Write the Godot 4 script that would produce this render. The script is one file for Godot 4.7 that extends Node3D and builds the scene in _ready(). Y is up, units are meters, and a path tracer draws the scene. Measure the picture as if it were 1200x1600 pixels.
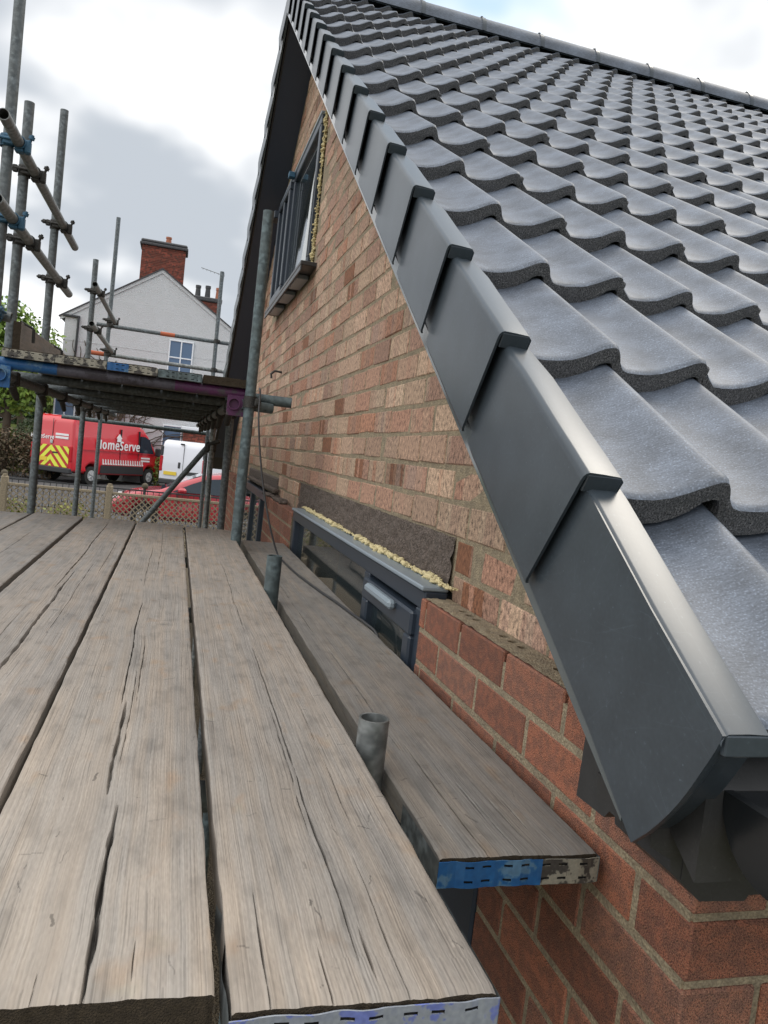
extends Node3D

# World axes: the camera stands at the origin, -Z runs along the gable wall, +X into the house, y up; the street lies at GROUND.
const GROUND := -2.24
const PITCH := 0.59
const TANP := 0.6706
const VERGE_X := 0.44
const OLD_X := 0.68
const RED_X := 0.605
const APEX_Z := -5.4

var rng := RandomNumberGenerator.new()
var T := {}
var M := {}
var names := {}

# ------------------------------------------------------------------ mesh helper
class MB:
	var v := PackedVector3Array()
	var n := PackedVector3Array()
	var uv := PackedVector2Array()
	var c := PackedColorArray()
	var ix := PackedInt32Array()
	var xf := Transform3D.IDENTITY
	var col := Color(1, 1, 1)
	func vert(p: Vector3, nn: Vector3, t := Vector2.ZERO, cc = null) -> int:
		v.push_back(xf * p)
		n.push_back((xf.basis * nn).normalized())
		uv.push_back(t)
		c.push_back(col if cc == null else cc)
		return v.size() - 1
	func tri(a: Vector3, b: Vector3, d: Vector3, out: Vector3) -> void:
		var nn := (b - a).cross(d - a).normalized()
		if nn.dot(out) < 0.0:
			nn = -nn
			var s := b
			b = d
			d = s
		var i := vert(a, nn, Vector2(a.x + a.z, a.y))
		vert(b, nn, Vector2(b.x + b.z, b.y))
		vert(d, nn, Vector2(d.x + d.z, d.y))
		ix.append_array([i, i + 2, i + 1])
	func quad(a: Vector3, b: Vector3, d: Vector3, e: Vector3, out: Vector3, uvs = null) -> void:
		var nn := (d - a).cross(e - b).normalized()
		var f := nn.dot(out) < 0.0
		if f:
			nn = -nn
		var p := [a, b, d, e]
		var i := v.size()
		for k in 4:
			var q: Vector3 = p[k]
			var t := Vector2(q.x + q.z, q.y)
			if absf(nn.y) > 0.7:
				t = Vector2(q.x, q.z)
			if uvs != null:
				t = uvs[k]
			vert(q, nn, t)
		if f:
			ix.append_array([i, i + 1, i + 2, i, i + 2, i + 3])
		else:
			ix.append_array([i, i + 2, i + 1, i, i + 3, i + 2])
	# smooth sheet from rows of points; normals turned towards outf(point)
	func sheet(rows: Array, flip := false, uvs = null, cols = null) -> void:
		var h := rows.size()
		var w: int = rows[0].size()
		var nn := PackedVector3Array()
		nn.resize(h * w)
		for j in h - 1:
			for i in w - 1:
				var a: Vector3 = rows[j][i]
				var b: Vector3 = rows[j][i + 1]
				var d: Vector3 = rows[j + 1][i + 1]
				var e: Vector3 = rows[j + 1][i]
				var f := (d - a).cross(e - b)
				nn[j * w + i] += f
				nn[j * w + i + 1] += f
				nn[(j + 1) * w + i + 1] += f
				nn[(j + 1) * w + i] += f
		var base := v.size()
		for j in h:
			for i in w:
				var q: Vector3 = nn[j * w + i]
				if q.length() < 1e-12:
					q = Vector3.UP
				q = q.normalized()
				if flip:
					q = -q
				var p: Vector3 = rows[j][i]
				var t := Vector2(p.x + p.z, p.y)
				if uvs != null:
					t = uvs[j][i]
				vert(p, q, t, null if cols == null else cols[j][i])
		for j in h - 1:
			for i in w - 1:
				var s := base + j * w + i
				if flip:
					ix.append_array([s, s + 1, s + w + 1, s, s + w + 1, s + w])
				else:
					ix.append_array([s, s + w + 1, s + 1, s, s + w, s + w + 1])
	func box(lo: Vector3, hi: Vector3, b := 0.0) -> void:
		var m := (lo + hi) * 0.5
		var h := (hi - lo).abs() * 0.5
		b = minf(b, minf(h.x, minf(h.y, h.z)) * 0.9)
		var ax := [Vector3.RIGHT, Vector3.UP, Vector3.BACK]
		for k in 3:
			var i := (k + 1) % 3
			var j := (k + 2) % 3
			for s in [-1.0, 1.0]:
				var o: Vector3 = m + ax[k] * s * h[k]
				var di: Vector3 = ax[i] * (h[i] - b)
				var dj: Vector3 = ax[j] * (h[j] - b)
				quad(o - di - dj, o + di - dj, o + di + dj, o - di + dj, ax[k] * s)
		if b <= 0.0:
			return
		for k in 3:
			var i := (k + 1) % 3
			var j := (k + 2) % 3
			for s in [-1.0, 1.0]:
				for t in [-1.0, 1.0]:
					var o: Vector3 = m
					var dk: Vector3 = ax[k] * (h[k] - b)
					var pa: Vector3 = o + ax[i] * s * h[i] + ax[j] * t * (h[j] - b)
					var pb: Vector3 = o + ax[i] * s * (h[i] - b) + ax[j] * t * h[j]
					quad(pa - dk, pa + dk, pb + dk, pb - dk, ax[i] * s + ax[j] * t)
		for sx in [-1.0, 1.0]:
			for sy in [-1.0, 1.0]:
				for sz in [-1.0, 1.0]:
					var s := Vector3(sx, sy, sz)
					var q := h - Vector3(b, b, b)
					tri(m + s * Vector3(h.x, q.y, q.z), m + s * Vector3(q.x, h.y, q.z), m + s * Vector3(q.x, q.y, h.z), s)
	# round bar between two points; hollow shows an open tube end
	func tube(p0: Vector3, p1: Vector3, r0: float, r1 := -1.0, seg := 18, hollow := false, caps := true) -> void:
		if r1 < 0.0:
			r1 = r0
		var d := (p1 - p0).normalized()
		var a := d.cross(Vector3.UP if absf(d.y) < 0.9 else Vector3.RIGHT).normalized()
		var b := d.cross(a)
		var L := p0.distance_to(p1)
		var base := v.size()
		for j in 2:
			for i in seg + 1:
				var t := TAU * i / seg
				var q := a * cos(t) + b * sin(t)
				vert((p1 + q * r1) if j else (p0 + q * r0), q, Vector2(0.15 * i / seg, L * j))
		for i in seg:
			var s := base + i
			ix.append_array([s, s + seg + 2, s + 1, s, s + seg + 1, s + seg + 2])
		for j in 2:
			if not caps:
				continue
			var o := p1 if j else p0
			var r := r1 if j else r0
			var nn := d if j else -d
			if hollow:
				var ri := r * 0.86
				var inn := o - nn * minf(0.12, L * 0.4)
				var k := v.size()
				for i in seg + 1:
					var t := TAU * i / seg
					var q := a * cos(t) + b * sin(t)
					vert(o + q * r, nn)
					vert(o + q * ri, nn)
					vert(o + q * ri, -q)
					vert(inn + q * ri, -q)
				for i in seg:
					var s := k + i * 4
					if j:
						ix.append_array([s, s + 1, s + 5, s, s + 5, s + 4, s + 2, s + 3, s + 7, s + 2, s + 7, s + 6])
					else:
						ix.append_array([s, s + 5, s + 1, s, s + 4, s + 5, s + 2, s + 7, s + 3, s + 2, s + 6, s + 7])
				var cc := vert(inn, nn)
				for i in seg + 1:
					var t := TAU * i / seg
					vert(inn + (a * cos(t) + b * sin(t)) * ri, nn)
				for i in seg:
					ix.append_array([cc, cc + 2 + i, cc + 1 + i] if j else [cc, cc + 1 + i, cc + 2 + i])
			else:
				var cc := vert(o, nn)
				for i in seg + 1:
					var t := TAU * i / seg
					vert(o + (a * cos(t) + b * sin(t)) * r, nn)
				for i in seg:
					ix.append_array([cc, cc + 2 + i, cc + 1 + i] if j else [cc, cc + 1 + i, cc + 2 + i])
	func path(pts: Array, r: float, seg := 8) -> void:
		var rows := []
		var a := Vector3.ZERO
		for k in pts.size():
			var d: Vector3 = (pts[mini(k + 1, pts.size() - 1)] - pts[maxi(k - 1, 0)]).normalized()
			if k == 0:
				a = d.cross(Vector3.UP if absf(d.y) < 0.9 else Vector3.RIGHT).normalized()
			a = (a - d * a.dot(d)).normalized()
			var b := d.cross(a)
			var row := []
			for i in seg + 1:
				var t := TAU * i / seg
				row.push_back(pts[k] + (a * cos(t) + b * sin(t)) * r)
			rows.push_back(row)
		sheet(rows, false)
	# polygon given in a plane (plane 0: z,y at depth x; 1: x,z at depth y; 2: x,y at depth z), drawn from depth d0 to d1
	func prism(poly: PackedVector2Array, plane: int, d0: float, d1: float) -> void:
		var lay := func(p: Vector2, d: float) -> Vector3:
			if plane == 0:
				return Vector3(d, p.y, p.x)
			if plane == 1:
				return Vector3(p.x, d, p.y)
			return Vector3(p.x, p.y, d)
		var axis: Vector3 = lay.call(Vector2.ZERO, 1.0) - lay.call(Vector2.ZERO, 0.0)
		var tr := Geometry2D.triangulate_polygon(poly)
		for k in range(0, tr.size(), 3):
			for d in [d0, d1]:
				tri(lay.call(poly[tr[k]], d), lay.call(poly[tr[k + 1]], d), lay.call(poly[tr[k + 2]], d), axis * (1.0 if (d == maxf(d0, d1)) else -1.0))
		var area := 0.0
		for k in poly.size():
			area += poly[k].cross(poly[(k + 1) % poly.size()])
		for k in poly.size():
			var p := poly[k]
			var q := poly[(k + 1) % poly.size()]
			var e := q - p
			var o := Vector2(e.y, -e.x) * signf(area)
			var out: Vector3 = lay.call(o, 0.0) - lay.call(Vector2.ZERO, 0.0)
			quad(lay.call(p, d0), lay.call(q, d0), lay.call(q, d1), lay.call(p, d1), out)
	func into(mesh: ArrayMesh, m: Material) -> ArrayMesh:
		if v.is_empty():
			return mesh
		var arr := []
		arr.resize(Mesh.ARRAY_MAX)
		arr[Mesh.ARRAY_VERTEX] = v
		arr[Mesh.ARRAY_NORMAL] = n
		arr[Mesh.ARRAY_TEX_UV] = uv
		arr[Mesh.ARRAY_COLOR] = c
		arr[Mesh.ARRAY_INDEX] = ix
		mesh.add_surface_from_arrays(Mesh.PRIMITIVE_TRIANGLES, arr)
		mesh.surface_set_material(mesh.get_surface_count() - 1, m)
		return mesh

func numbered(called: String) -> String:
	var k: int = names.get(called, 0)
	names[called] = k + 1
	return called if k == 0 else "%s_%03d" % [called, k]

func thing(called: String, label: String, category: String, at := Vector3.ZERO, group := "") -> Node3D:
	var o := Node3D.new()
	o.name = numbered(called)
	add_child(o)
	o.position = at
	tag(o, label, category, group)
	return o

func tag(o: Node, label: String, category: String, group := "") -> void:
	o.set_meta("label", label)
	o.set_meta("category", category)
	if group:
		o.set_meta("group", group)

func part(called: String, parent: Node, mesh: Mesh, at := Vector3.ZERO, label := "") -> MeshInstance3D:
	var o := MeshInstance3D.new()
	if parent == self:
		called = numbered(called)
	o.name = called
	o.mesh = mesh
	o.position = at
	if label:
		o.set_meta("label", label)
	parent.add_child(o, true)
	return o

func mk(b: MB, m: Material) -> ArrayMesh:
	return b.into(ArrayMesh.new(), m)

func struct(called: String, mesh: Mesh) -> MeshInstance3D:
	var o := part(called, self, mesh)
	o.set_meta("kind", "structure")
	return o

# ------------------------------------------------------------------ materials
func lin(r: float, g: float, b: float, a := 1.0) -> Color:
	var k := Color(r, g, b).linear_to_srgb()
	k.a = a
	return k

func mat(color: Color, rough := 0.8, tex = null, nrm = null, nscale := 0.6, tri := 0.0) -> StandardMaterial3D:
	var m := StandardMaterial3D.new()
	m.albedo_color = color
	m.roughness = rough
	m.cull_mode = BaseMaterial3D.CULL_DISABLED
	if tex != null:
		m.albedo_texture = tex
	if nrm != null:
		m.normal_enabled = true
		m.normal_texture = nrm
		m.normal_scale = nscale
	if tri > 0.0:
		m.uv1_triplanar = true
		m.uv1_world_triplanar = true
		m.uv1_scale = Vector3(tri, tri, tri)
	return m

func noise(seed_: int, freq: float, oct := 4, kind := FastNoiseLite.TYPE_SIMPLEX_SMOOTH) -> FastNoiseLite:
	var f := FastNoiseLite.new()
	f.seed = seed_
	f.frequency = freq
	f.noise_type = kind
	f.fractal_octaves = oct
	return f

func grey(f: FastNoiseLite, w: int, h: int) -> PackedByteArray:
	var im := f.get_seamless_image(w, h)
	im.convert(Image.FORMAT_L8)
	return im.get_data()

func tex_of(w: int, h: int, d: PackedByteArray) -> ImageTexture:
	return ImageTexture.create_from_image(Image.create_from_data(w, h, false, Image.FORMAT_RGB8, d))

func normal_of(w: int, h: int, d: PackedByteArray, k: float) -> ImageTexture:
	var im := Image.create_from_data(w, h, false, Image.FORMAT_L8, d)
	im.convert(Image.FORMAT_RGBA8)
	im.bump_map_to_normal_map(k)
	return ImageTexture.create_from_image(im)

# two-noise mottle between three colours given as sRGB
func mottle(s: int, size: int, f1: float, f2: float, a: Color, b: Color, d: Color, gain := 1.6) -> ImageTexture:
	var p := grey(noise(s, f1, 4), size, size)
	var q := grey(noise(s + 7, f2, 3), size, size)
	var out := PackedByteArray()
	out.resize(size * size * 3)
	for i in size * size:
		var t := clampf((p[i] / 255.0 - 0.5) * gain + 0.5, 0, 1)
		var u := clampf((q[i] / 255.0 - 0.5) * gain + 0.5, 0, 1)
		var k := a.lerp(b, t).lerp(d, u * 0.6)
		out[i * 3] = int(k.r * 255)
		out[i * 3 + 1] = int(k.g * 255)
		out[i * 3 + 2] = int(k.b * 255)
	return tex_of(size, size, out)

func make_textures() -> void:
	# weathered softwood: fine rings along the length (v), knots, saw marks, stains
	var w := 1024
	var h := 2048
	var long_ := func(sd: int, fr: float, oct: int, hh: int) -> PackedByteArray:
		var im := noise(sd, fr, oct).get_seamless_image(w, hh)
		im.convert(Image.FORMAT_L8)
		im.resize(w, h, Image.INTERPOLATE_CUBIC)
		return im.get_data()
	var g1: PackedByteArray = long_.call(3, 0.17, 3, 48)
	var g2: PackedByteArray = long_.call(31, 0.035, 3, 96)
	var g3: PackedByteArray = long_.call(77, 0.014, 4, 512)
	var g4: PackedByteArray = long_.call(99, 0.3, 2, 1024)
	var g6: PackedByteArray = long_.call(151, 0.42, 2, 40)
	var g5: PackedByteArray = long_.call(123, 0.022, 5, 2048)
	var knots := []
	rng.seed = 5
	for k in 15:
		knots.push_back(Vector3(rng.randf_range(20, w - 20), rng.randf_range(100, h - 100), rng.randf_range(4, 11)))
	# nicks, short cross checks and paint spots: 128 is untouched wood
	var nick := PackedByteArray()
	nick.resize(w * h)
	nick.fill(128)
	for k in 520:
		var px := rng.randf() * w
		var py := rng.randf() * h
		var kind := rng.randf()
		var ang := rng.randf_range(-0.5, 0.5) + (0.0 if kind < 0.4 else PI / 2)
		var ln := int(rng.randf_range(3, 26)) if kind < 0.85 else int(rng.randf_range(1, 6))
		var amt := int(rng.randf_range(6, 24)) if kind < 0.85 else -int(rng.randf_range(6, 16))
		for t in ln:
			var qx := int(px + cos(ang) * t + sin(t * 0.4) * 0.8)
			var qy := int(py + sin(ang) * t * 0.6)
			for e in (1 if kind < 0.7 else 3):
				var at_ := posmod(qy, h) * w + posmod(qx + e, w)
				nick[at_] = clampi(128 - amt, 0, 255)
	var out := PackedByteArray()
	out.resize(w * h * 3)
	var bump := PackedByteArray()
	bump.resize(w * h)
	for y in h:
		var near := []
		for kn in knots:
			if absf(y - kn.y) < 70.0:
				near.push_back(kn)
		for x in w:
			var i := y * w + x
			var xx := float(x)
			var dark := 0.0
			for kn in near:
				var dx: float = x - kn.x
				var dy: float = (y - kn.y) * 1.9
				var kr: float = kn.z
				var d := sqrt(dx * dx * 0.45 + dy * dy * 1.2)
				if d < kr * 1.5:
					dark = maxf(dark, (1.0 - d / (kr * 1.5)) * 0.8)
				xx -= signf(dx) * exp(-dy * dy / (kr * kr * 9.0)) * kr * exp(-absf(dx) / (kr * 2.5)) * 0.8
			var sx := posmod(int(xx), w)
			var a := g1[y * w + sx] / 255.0 - 0.5
			var b := g2[y * w + sx] / 255.0 - 0.5
			var st := g3[i] / 255.0 - 0.5
			var sp := g4[i] / 255.0 - 0.5
			var bl := g5[i] / 255.0 - 0.5
			var fib := g6[y * w + sx] / 255.0 - 0.5
			var lines := 0.5 * sin(xx * 0.55 + b * 30.0)
			var val := 0.80 + a * 0.07 + fib * 0.12 + lines * 0.02 + st * 0.08 + sp * 0.08 + bl * 0.07 + nick[i] * 0.01 - 1.28
			val -= dark * 0.20
			var blot := clampf((-0.13 - bl) * 7.0, 0, 1) * clampf(0.6 + sp * 2.0, 0, 1)
			val -= blot * 0.07
			if fib < -0.24:
				val -= 0.06
			val = clampf(val, 0.1, 1.0)
			var warm := clampf(b * 1.5 + st * 1.6, -0.5, 0.8)
			out[i * 3] = int(clampf(val * (0.93 + warm * 0.02), 0, 1) * 255)
			out[i * 3 + 1] = int(clampf(val * (0.897 - warm * 0.004), 0, 1) * 255)
			out[i * 3 + 2] = int(clampf(val * (0.866 - warm * 0.03), 0, 1) * 255)
			bump[i] = int(clampf(0.5 + a * 0.4 + fib * 0.7 + lines * 0.25 + sp * 0.4 - dark * 0.2 + (nick[i] - 128) * 0.012, 0, 1) * 255)
	T.wood = tex_of(w, h, out)
	T.wood_n = normal_of(w, h, bump, 2.2)
	# old stock bricks: an atlas of 8 x 8 faces with upright kiln bands
	var aw := 2048
	var ah := 512
	var n1 := grey(noise(11, 0.06, 4), aw, ah)
	var n2 := grey(noise(12, 0.3, 2), aw, ah)
	var pal := [Color(0.71, 0.63, 0.56), Color(0.71, 0.57, 0.50), Color(0.65, 0.55, 0.50), Color(0.75, 0.68, 0.61), Color(0.70, 0.53, 0.44), Color(0.63, 0.56, 0.52), Color(0.77, 0.71, 0.63), Color(0.72, 0.60, 0.53)]
	out = PackedByteArray()
	out.resize(aw * ah * 3)
	rng.seed = 21
	for cy in 8:
		for cx in 8:
			var base: Color = pal[rng.randi() % pal.size()].lerp(Color(0.70, 0.565, 0.485), 0.28)
			if rng.randf() < 0.07:
				base = Color(0.52, 0.37, 0.28)
			var bands := []
			var at := 0.0
			var plain := rng.randf() < 0.5
			while at < 256.0:
				var wd := rng.randf_range(18, 80)
				var k := base
				if not plain and rng.randf() < 0.6:
					k = base.lerp(pal[rng.randi() % pal.size()], rng.randf_range(0.25, 0.8))
				bands.push_back([at, at + wd, k])
				at += wd
			var tone := rng.randf_range(0.88, 1.06)
			var strip := PackedColorArray()
			strip.resize(256)
			for x in 256:
				for bd in bands:
					if x >= bd[0] and x < bd[1]:
						strip[x] = bd[2]
			for y in 64:
				for x in 256:
					var i := (cy * 64 + y) * aw + cx * 256 + x
					var sx := clampi(x + int((n1[i] - 128) * 0.07), 0, 255)
					var k := strip[sx]
					var s := tone * (1.0 + (n1[i] - 128) / 128.0 * 0.26 + (n2[i] - 128) / 128.0 * 0.20)
					if n2[i] < 70 or n1[i] < 60:
						s *= 0.74
					out[i * 3] = int(clampf(k.r * s, 0, 1) * 255)
					out[i * 3 + 1] = int(clampf(k.g * s, 0, 1) * 255)
					out[i * 3 + 2] = int(clampf(k.b * s, 0, 1) * 255)
	T.stock = tex_of(aw, ah, out)
	# dragfaced red facing brick: pitted, speckled
	var sz := 512
	var r1 := grey(noise(41, 0.22, 2), sz, sz)
	var r2 := grey(noise(42, 0.018, 3), sz, sz)
	var r3 := grey(noise(43, 0.35, 1), sz, sz)
	out = PackedByteArray()
	out.resize(sz * sz * 3)
	for i in sz * sz:
		var k := Color(0.68, 0.43, 0.34).lerp(Color(0.57, 0.38, 0.32), clampf((r2[i] - 100) / 70.0, 0, 1))
		var pit := clampf((108 - r1[i]) / 30.0, 0, 1)
		k = k.lerp(Color(0.28, 0.19, 0.16), pit * 0.75)
		if r3[i] > 160 and r1[i] > 125:
			k = k.lerp(Color(0.76, 0.58, 0.45), 0.7)
		out[i * 3] = int(k.r * 255)
		out[i * 3 + 1] = int(k.g * 255)
		out[i * 3 + 2] = int(k.b * 255)
	T.red = tex_of(sz, sz, out)
	T.red_n = normal_of(sz, sz, r1, 5.0)
	# concrete tile face: fine streaks across the tile
	var t1 := noise(51, 0.05, 3).get_seamless_image(128, sz)
	t1.convert(Image.FORMAT_L8)
	t1.resize(sz, sz, Image.INTERPOLATE_CUBIC)
	var c1 := t1.get_data()
	var c2 := grey(noise(52, 0.4, 2), sz, sz)
	var c3 := grey(noise(53, 0.012, 4), sz, sz)
	var s1 := noise(54, 0.3, 2).get_seamless_image(96, sz)
	s1.convert(Image.FORMAT_L8)
	s1.resize(sz, sz, Image.INTERPOLATE_CUBIC)
	var c4 := s1.get_data()
	out = PackedByteArray()
	out.resize(sz * sz * 3)
	bump = PackedByteArray()
	bump.resize(sz * sz)
	for i in sz * sz:
		var s := 0.66 + (c4[i] - 128) / 128.0 * 0.08 + (c2[i] - 128) / 128.0 * 0.15 + (c3[i] - 128) / 128.0 * 0.10
		if c2[i] > 196:
			s += 0.14
		out[i * 3] = int(clampf(s * 0.97, 0, 1) * 255)
		out[i * 3 + 1] = int(clampf(s, 0, 1) * 255)
		out[i * 3 + 2] = int(clampf(s * 1.05, 0, 1) * 255)
		bump[i] = int(clampf(0.5 + (c4[i] - 128) / 128.0 * 0.5 + (c2[i] - 128) / 128.0 * 0.35, 0, 1) * 255)
	T.tile = tex_of(sz, sz, out)
	T.tile_n = normal_of(sz, sz, bump, 1.6)
	# general grit and lumps
	var e1 := grey(noise(61, 0.09, 5), sz, sz)
	T.grit_n = normal_of(sz, sz, e1, 9.0)
	T.fine_n = normal_of(sz, sz, c2, 2.0)
	T.mortar = mottle(62, sz, 0.12, 0.02, Color(0.50, 0.46, 0.39), Color(0.68, 0.64, 0.55), Color(0.44, 0.41, 0.36))
	T.edge = mottle(64, sz, 0.2, 0.05, Color(0.15, 0.15, 0.16), Color(0.56, 0.56, 0.57), Color(0.34, 0.34, 0.35), 3.0)
	T.plastic = scuffed(660)
	T.galv = mottle(68, sz, 0.05, 0.015, Color(0.50, 0.52, 0.53), Color(0.80, 0.82, 0.83), Color(0.58, 0.58, 0.57), 2.2)
	T.lintel = mottle(70, sz, 0.05, 0.16, Color(0.33, 0.29, 0.265), Color(0.50, 0.45, 0.415), Color(0.27, 0.24, 0.22), 2.4)
	T.asphalt = mottle(72, sz, 0.25, 0.01, Color(0.22, 0.22, 0.23), Color(0.34, 0.34, 0.35), Color(0.27, 0.27, 0.28))
	T.dash = mottle(74, sz, 0.22, 0.01, Color(0.80, 0.80, 0.80), Color(1.0, 1.0, 0.99), Color(0.92, 0.92, 0.92), 2.0)
	T.far_brick = coursed(76)
	T.grass = mottle(78, sz, 0.12, 0.02, Color(0.22, 0.29, 0.12), Color(0.42, 0.46, 0.22), Color(0.36, 0.34, 0.20), 2.0)
	T.blue_paint = chips(81, Color(0.10, 0.36, 0.58), Color(0.07, 0.28, 0.48), Color(0.28, 0.40, 0.50), 0.34)
	T.worn_paint = chips(83, Color(0.62, 0.60, 0.54), Color(0.50, 0.49, 0.45), Color(0.22, 0.21, 0.20), 0.47)
	T.violet_paint = chips(85, Color(0.58, 0.60, 0.62), Color(0.48, 0.50, 0.53), Color(0.36, 0.40, 0.60), 0.42)
	T.purple_paint = chips(87, Color(0.36, 0.15, 0.33), Color(0.28, 0.13, 0.27), Color(0.25, 0.22, 0.24), 0.40)
	T.grey_paint = chips(89, Color(0.34, 0.33, 0.36), Color(0.27, 0.26, 0.30), Color(0.17, 0.15, 0.17), 0.42)

# brickwork too far off to tell one brick from the next: mottled courses
func coursed(sd: int) -> ImageTexture:
	var n := 256
	var p := grey(noise(sd, 0.03, 4), n, n)
	rng.seed = sd
	var out := PackedByteArray()
	out.resize(n * n * 3)
	for row in 16:
		var tones := []
		for k in 6:
			tones.push_back(rng.randf_range(0.72, 1.18))
		for y in 16:
			for x in n:
				var i := (row * 16 + y) * n + x
				var k := Color(0.56, 0.29, 0.24) * float(tones[int((x + (21 if row % 2 else 0)) / 43.0) % 6])
				k = k.lerp(Color(0.34, 0.22, 0.20), clampf((112 - p[i]) / 60.0, 0, 0.8))
				if y < 3:
					k = k.lerp(Color(0.62, 0.55, 0.48), 0.55)
				out[i * 3] = int(clampf(k.r, 0, 1) * 255)
				out[i * 3 + 1] = int(clampf(k.g, 0, 1) * 255)
				out[i * 3 + 2] = int(clampf(k.b, 0, 1) * 255)
	return tex_of(n, n, out)

# moulded plastic: faint mottling with hair scratches and dusty scuffs
func scuffed(sd: int) -> ImageTexture:
	var n := 1024
	var p := grey(noise(sd, 0.008, 4), n, n)
	var q := grey(noise(sd + 1, 0.09, 3), n, n)
	var v := PackedByteArray()
	v.resize(n * n)
	for i in n * n:
		v[i] = clampi(int(176 + (p[i] - 128) * 0.10 + (q[i] - 128) * 0.06 + (26.0 if q[i] > 214 else 0.0)), 0, 255)
	rng.seed = sd
	for k in 420:
		var x := rng.randf() * n
		var y := rng.randf() * n
		var a := rng.randf() * TAU
		var up := int(rng.randf_range(6, 30))
		for t in int(rng.randf_range(8, 110)):
			a += rng.randf_range(-0.02, 0.02)
			x += cos(a)
			y += sin(a)
			var at_ := posmod(int(y), n) * n + posmod(int(x), n)
			v[at_] = mini(255, v[at_] + up)
	for k in 160:
		var x := int(rng.randf() * n)
		var y := int(rng.randf() * n)
		for e in 4:
			var at_ := posmod(y + e / 2, n) * n + posmod(x + e % 2, n)
			v[at_] = 250
	var out := PackedByteArray()
	out.resize(n * n * 3)
	for i in n * n:
		out[i * 3] = v[i]
		out[i * 3 + 1] = v[i]
		out[i * 3 + 2] = v[i]
	return tex_of(n, n, out)

func chips(s: int, a: Color, b: Color, under: Color, share: float) -> ImageTexture:
	var p := grey(noise(s, 0.018, 5), 256, 256)
	var q := grey(noise(s + 1, 0.12, 3), 256, 256)
	var out := PackedByteArray()
	out.resize(256 * 256 * 3)
	for i in 65536:
		var k := a.lerp(b, q[i] / 255.0)
		var wear := smoothstep(share + 0.05, share - 0.05, p[i] / 255.0 + (q[i] / 255.0 - 0.5) * 0.35)
		k = k.lerp(under.lerp(under * 1.25, q[i] / 255.0), wear)
		out[i * 3] = int(clampf(k.r, 0, 1) * 255)
		out[i * 3 + 1] = int(clampf(k.g, 0, 1) * 255)
		out[i * 3 + 2] = int(clampf(k.b, 0, 1) * 255)
	return tex_of(256, 256, out)

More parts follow.
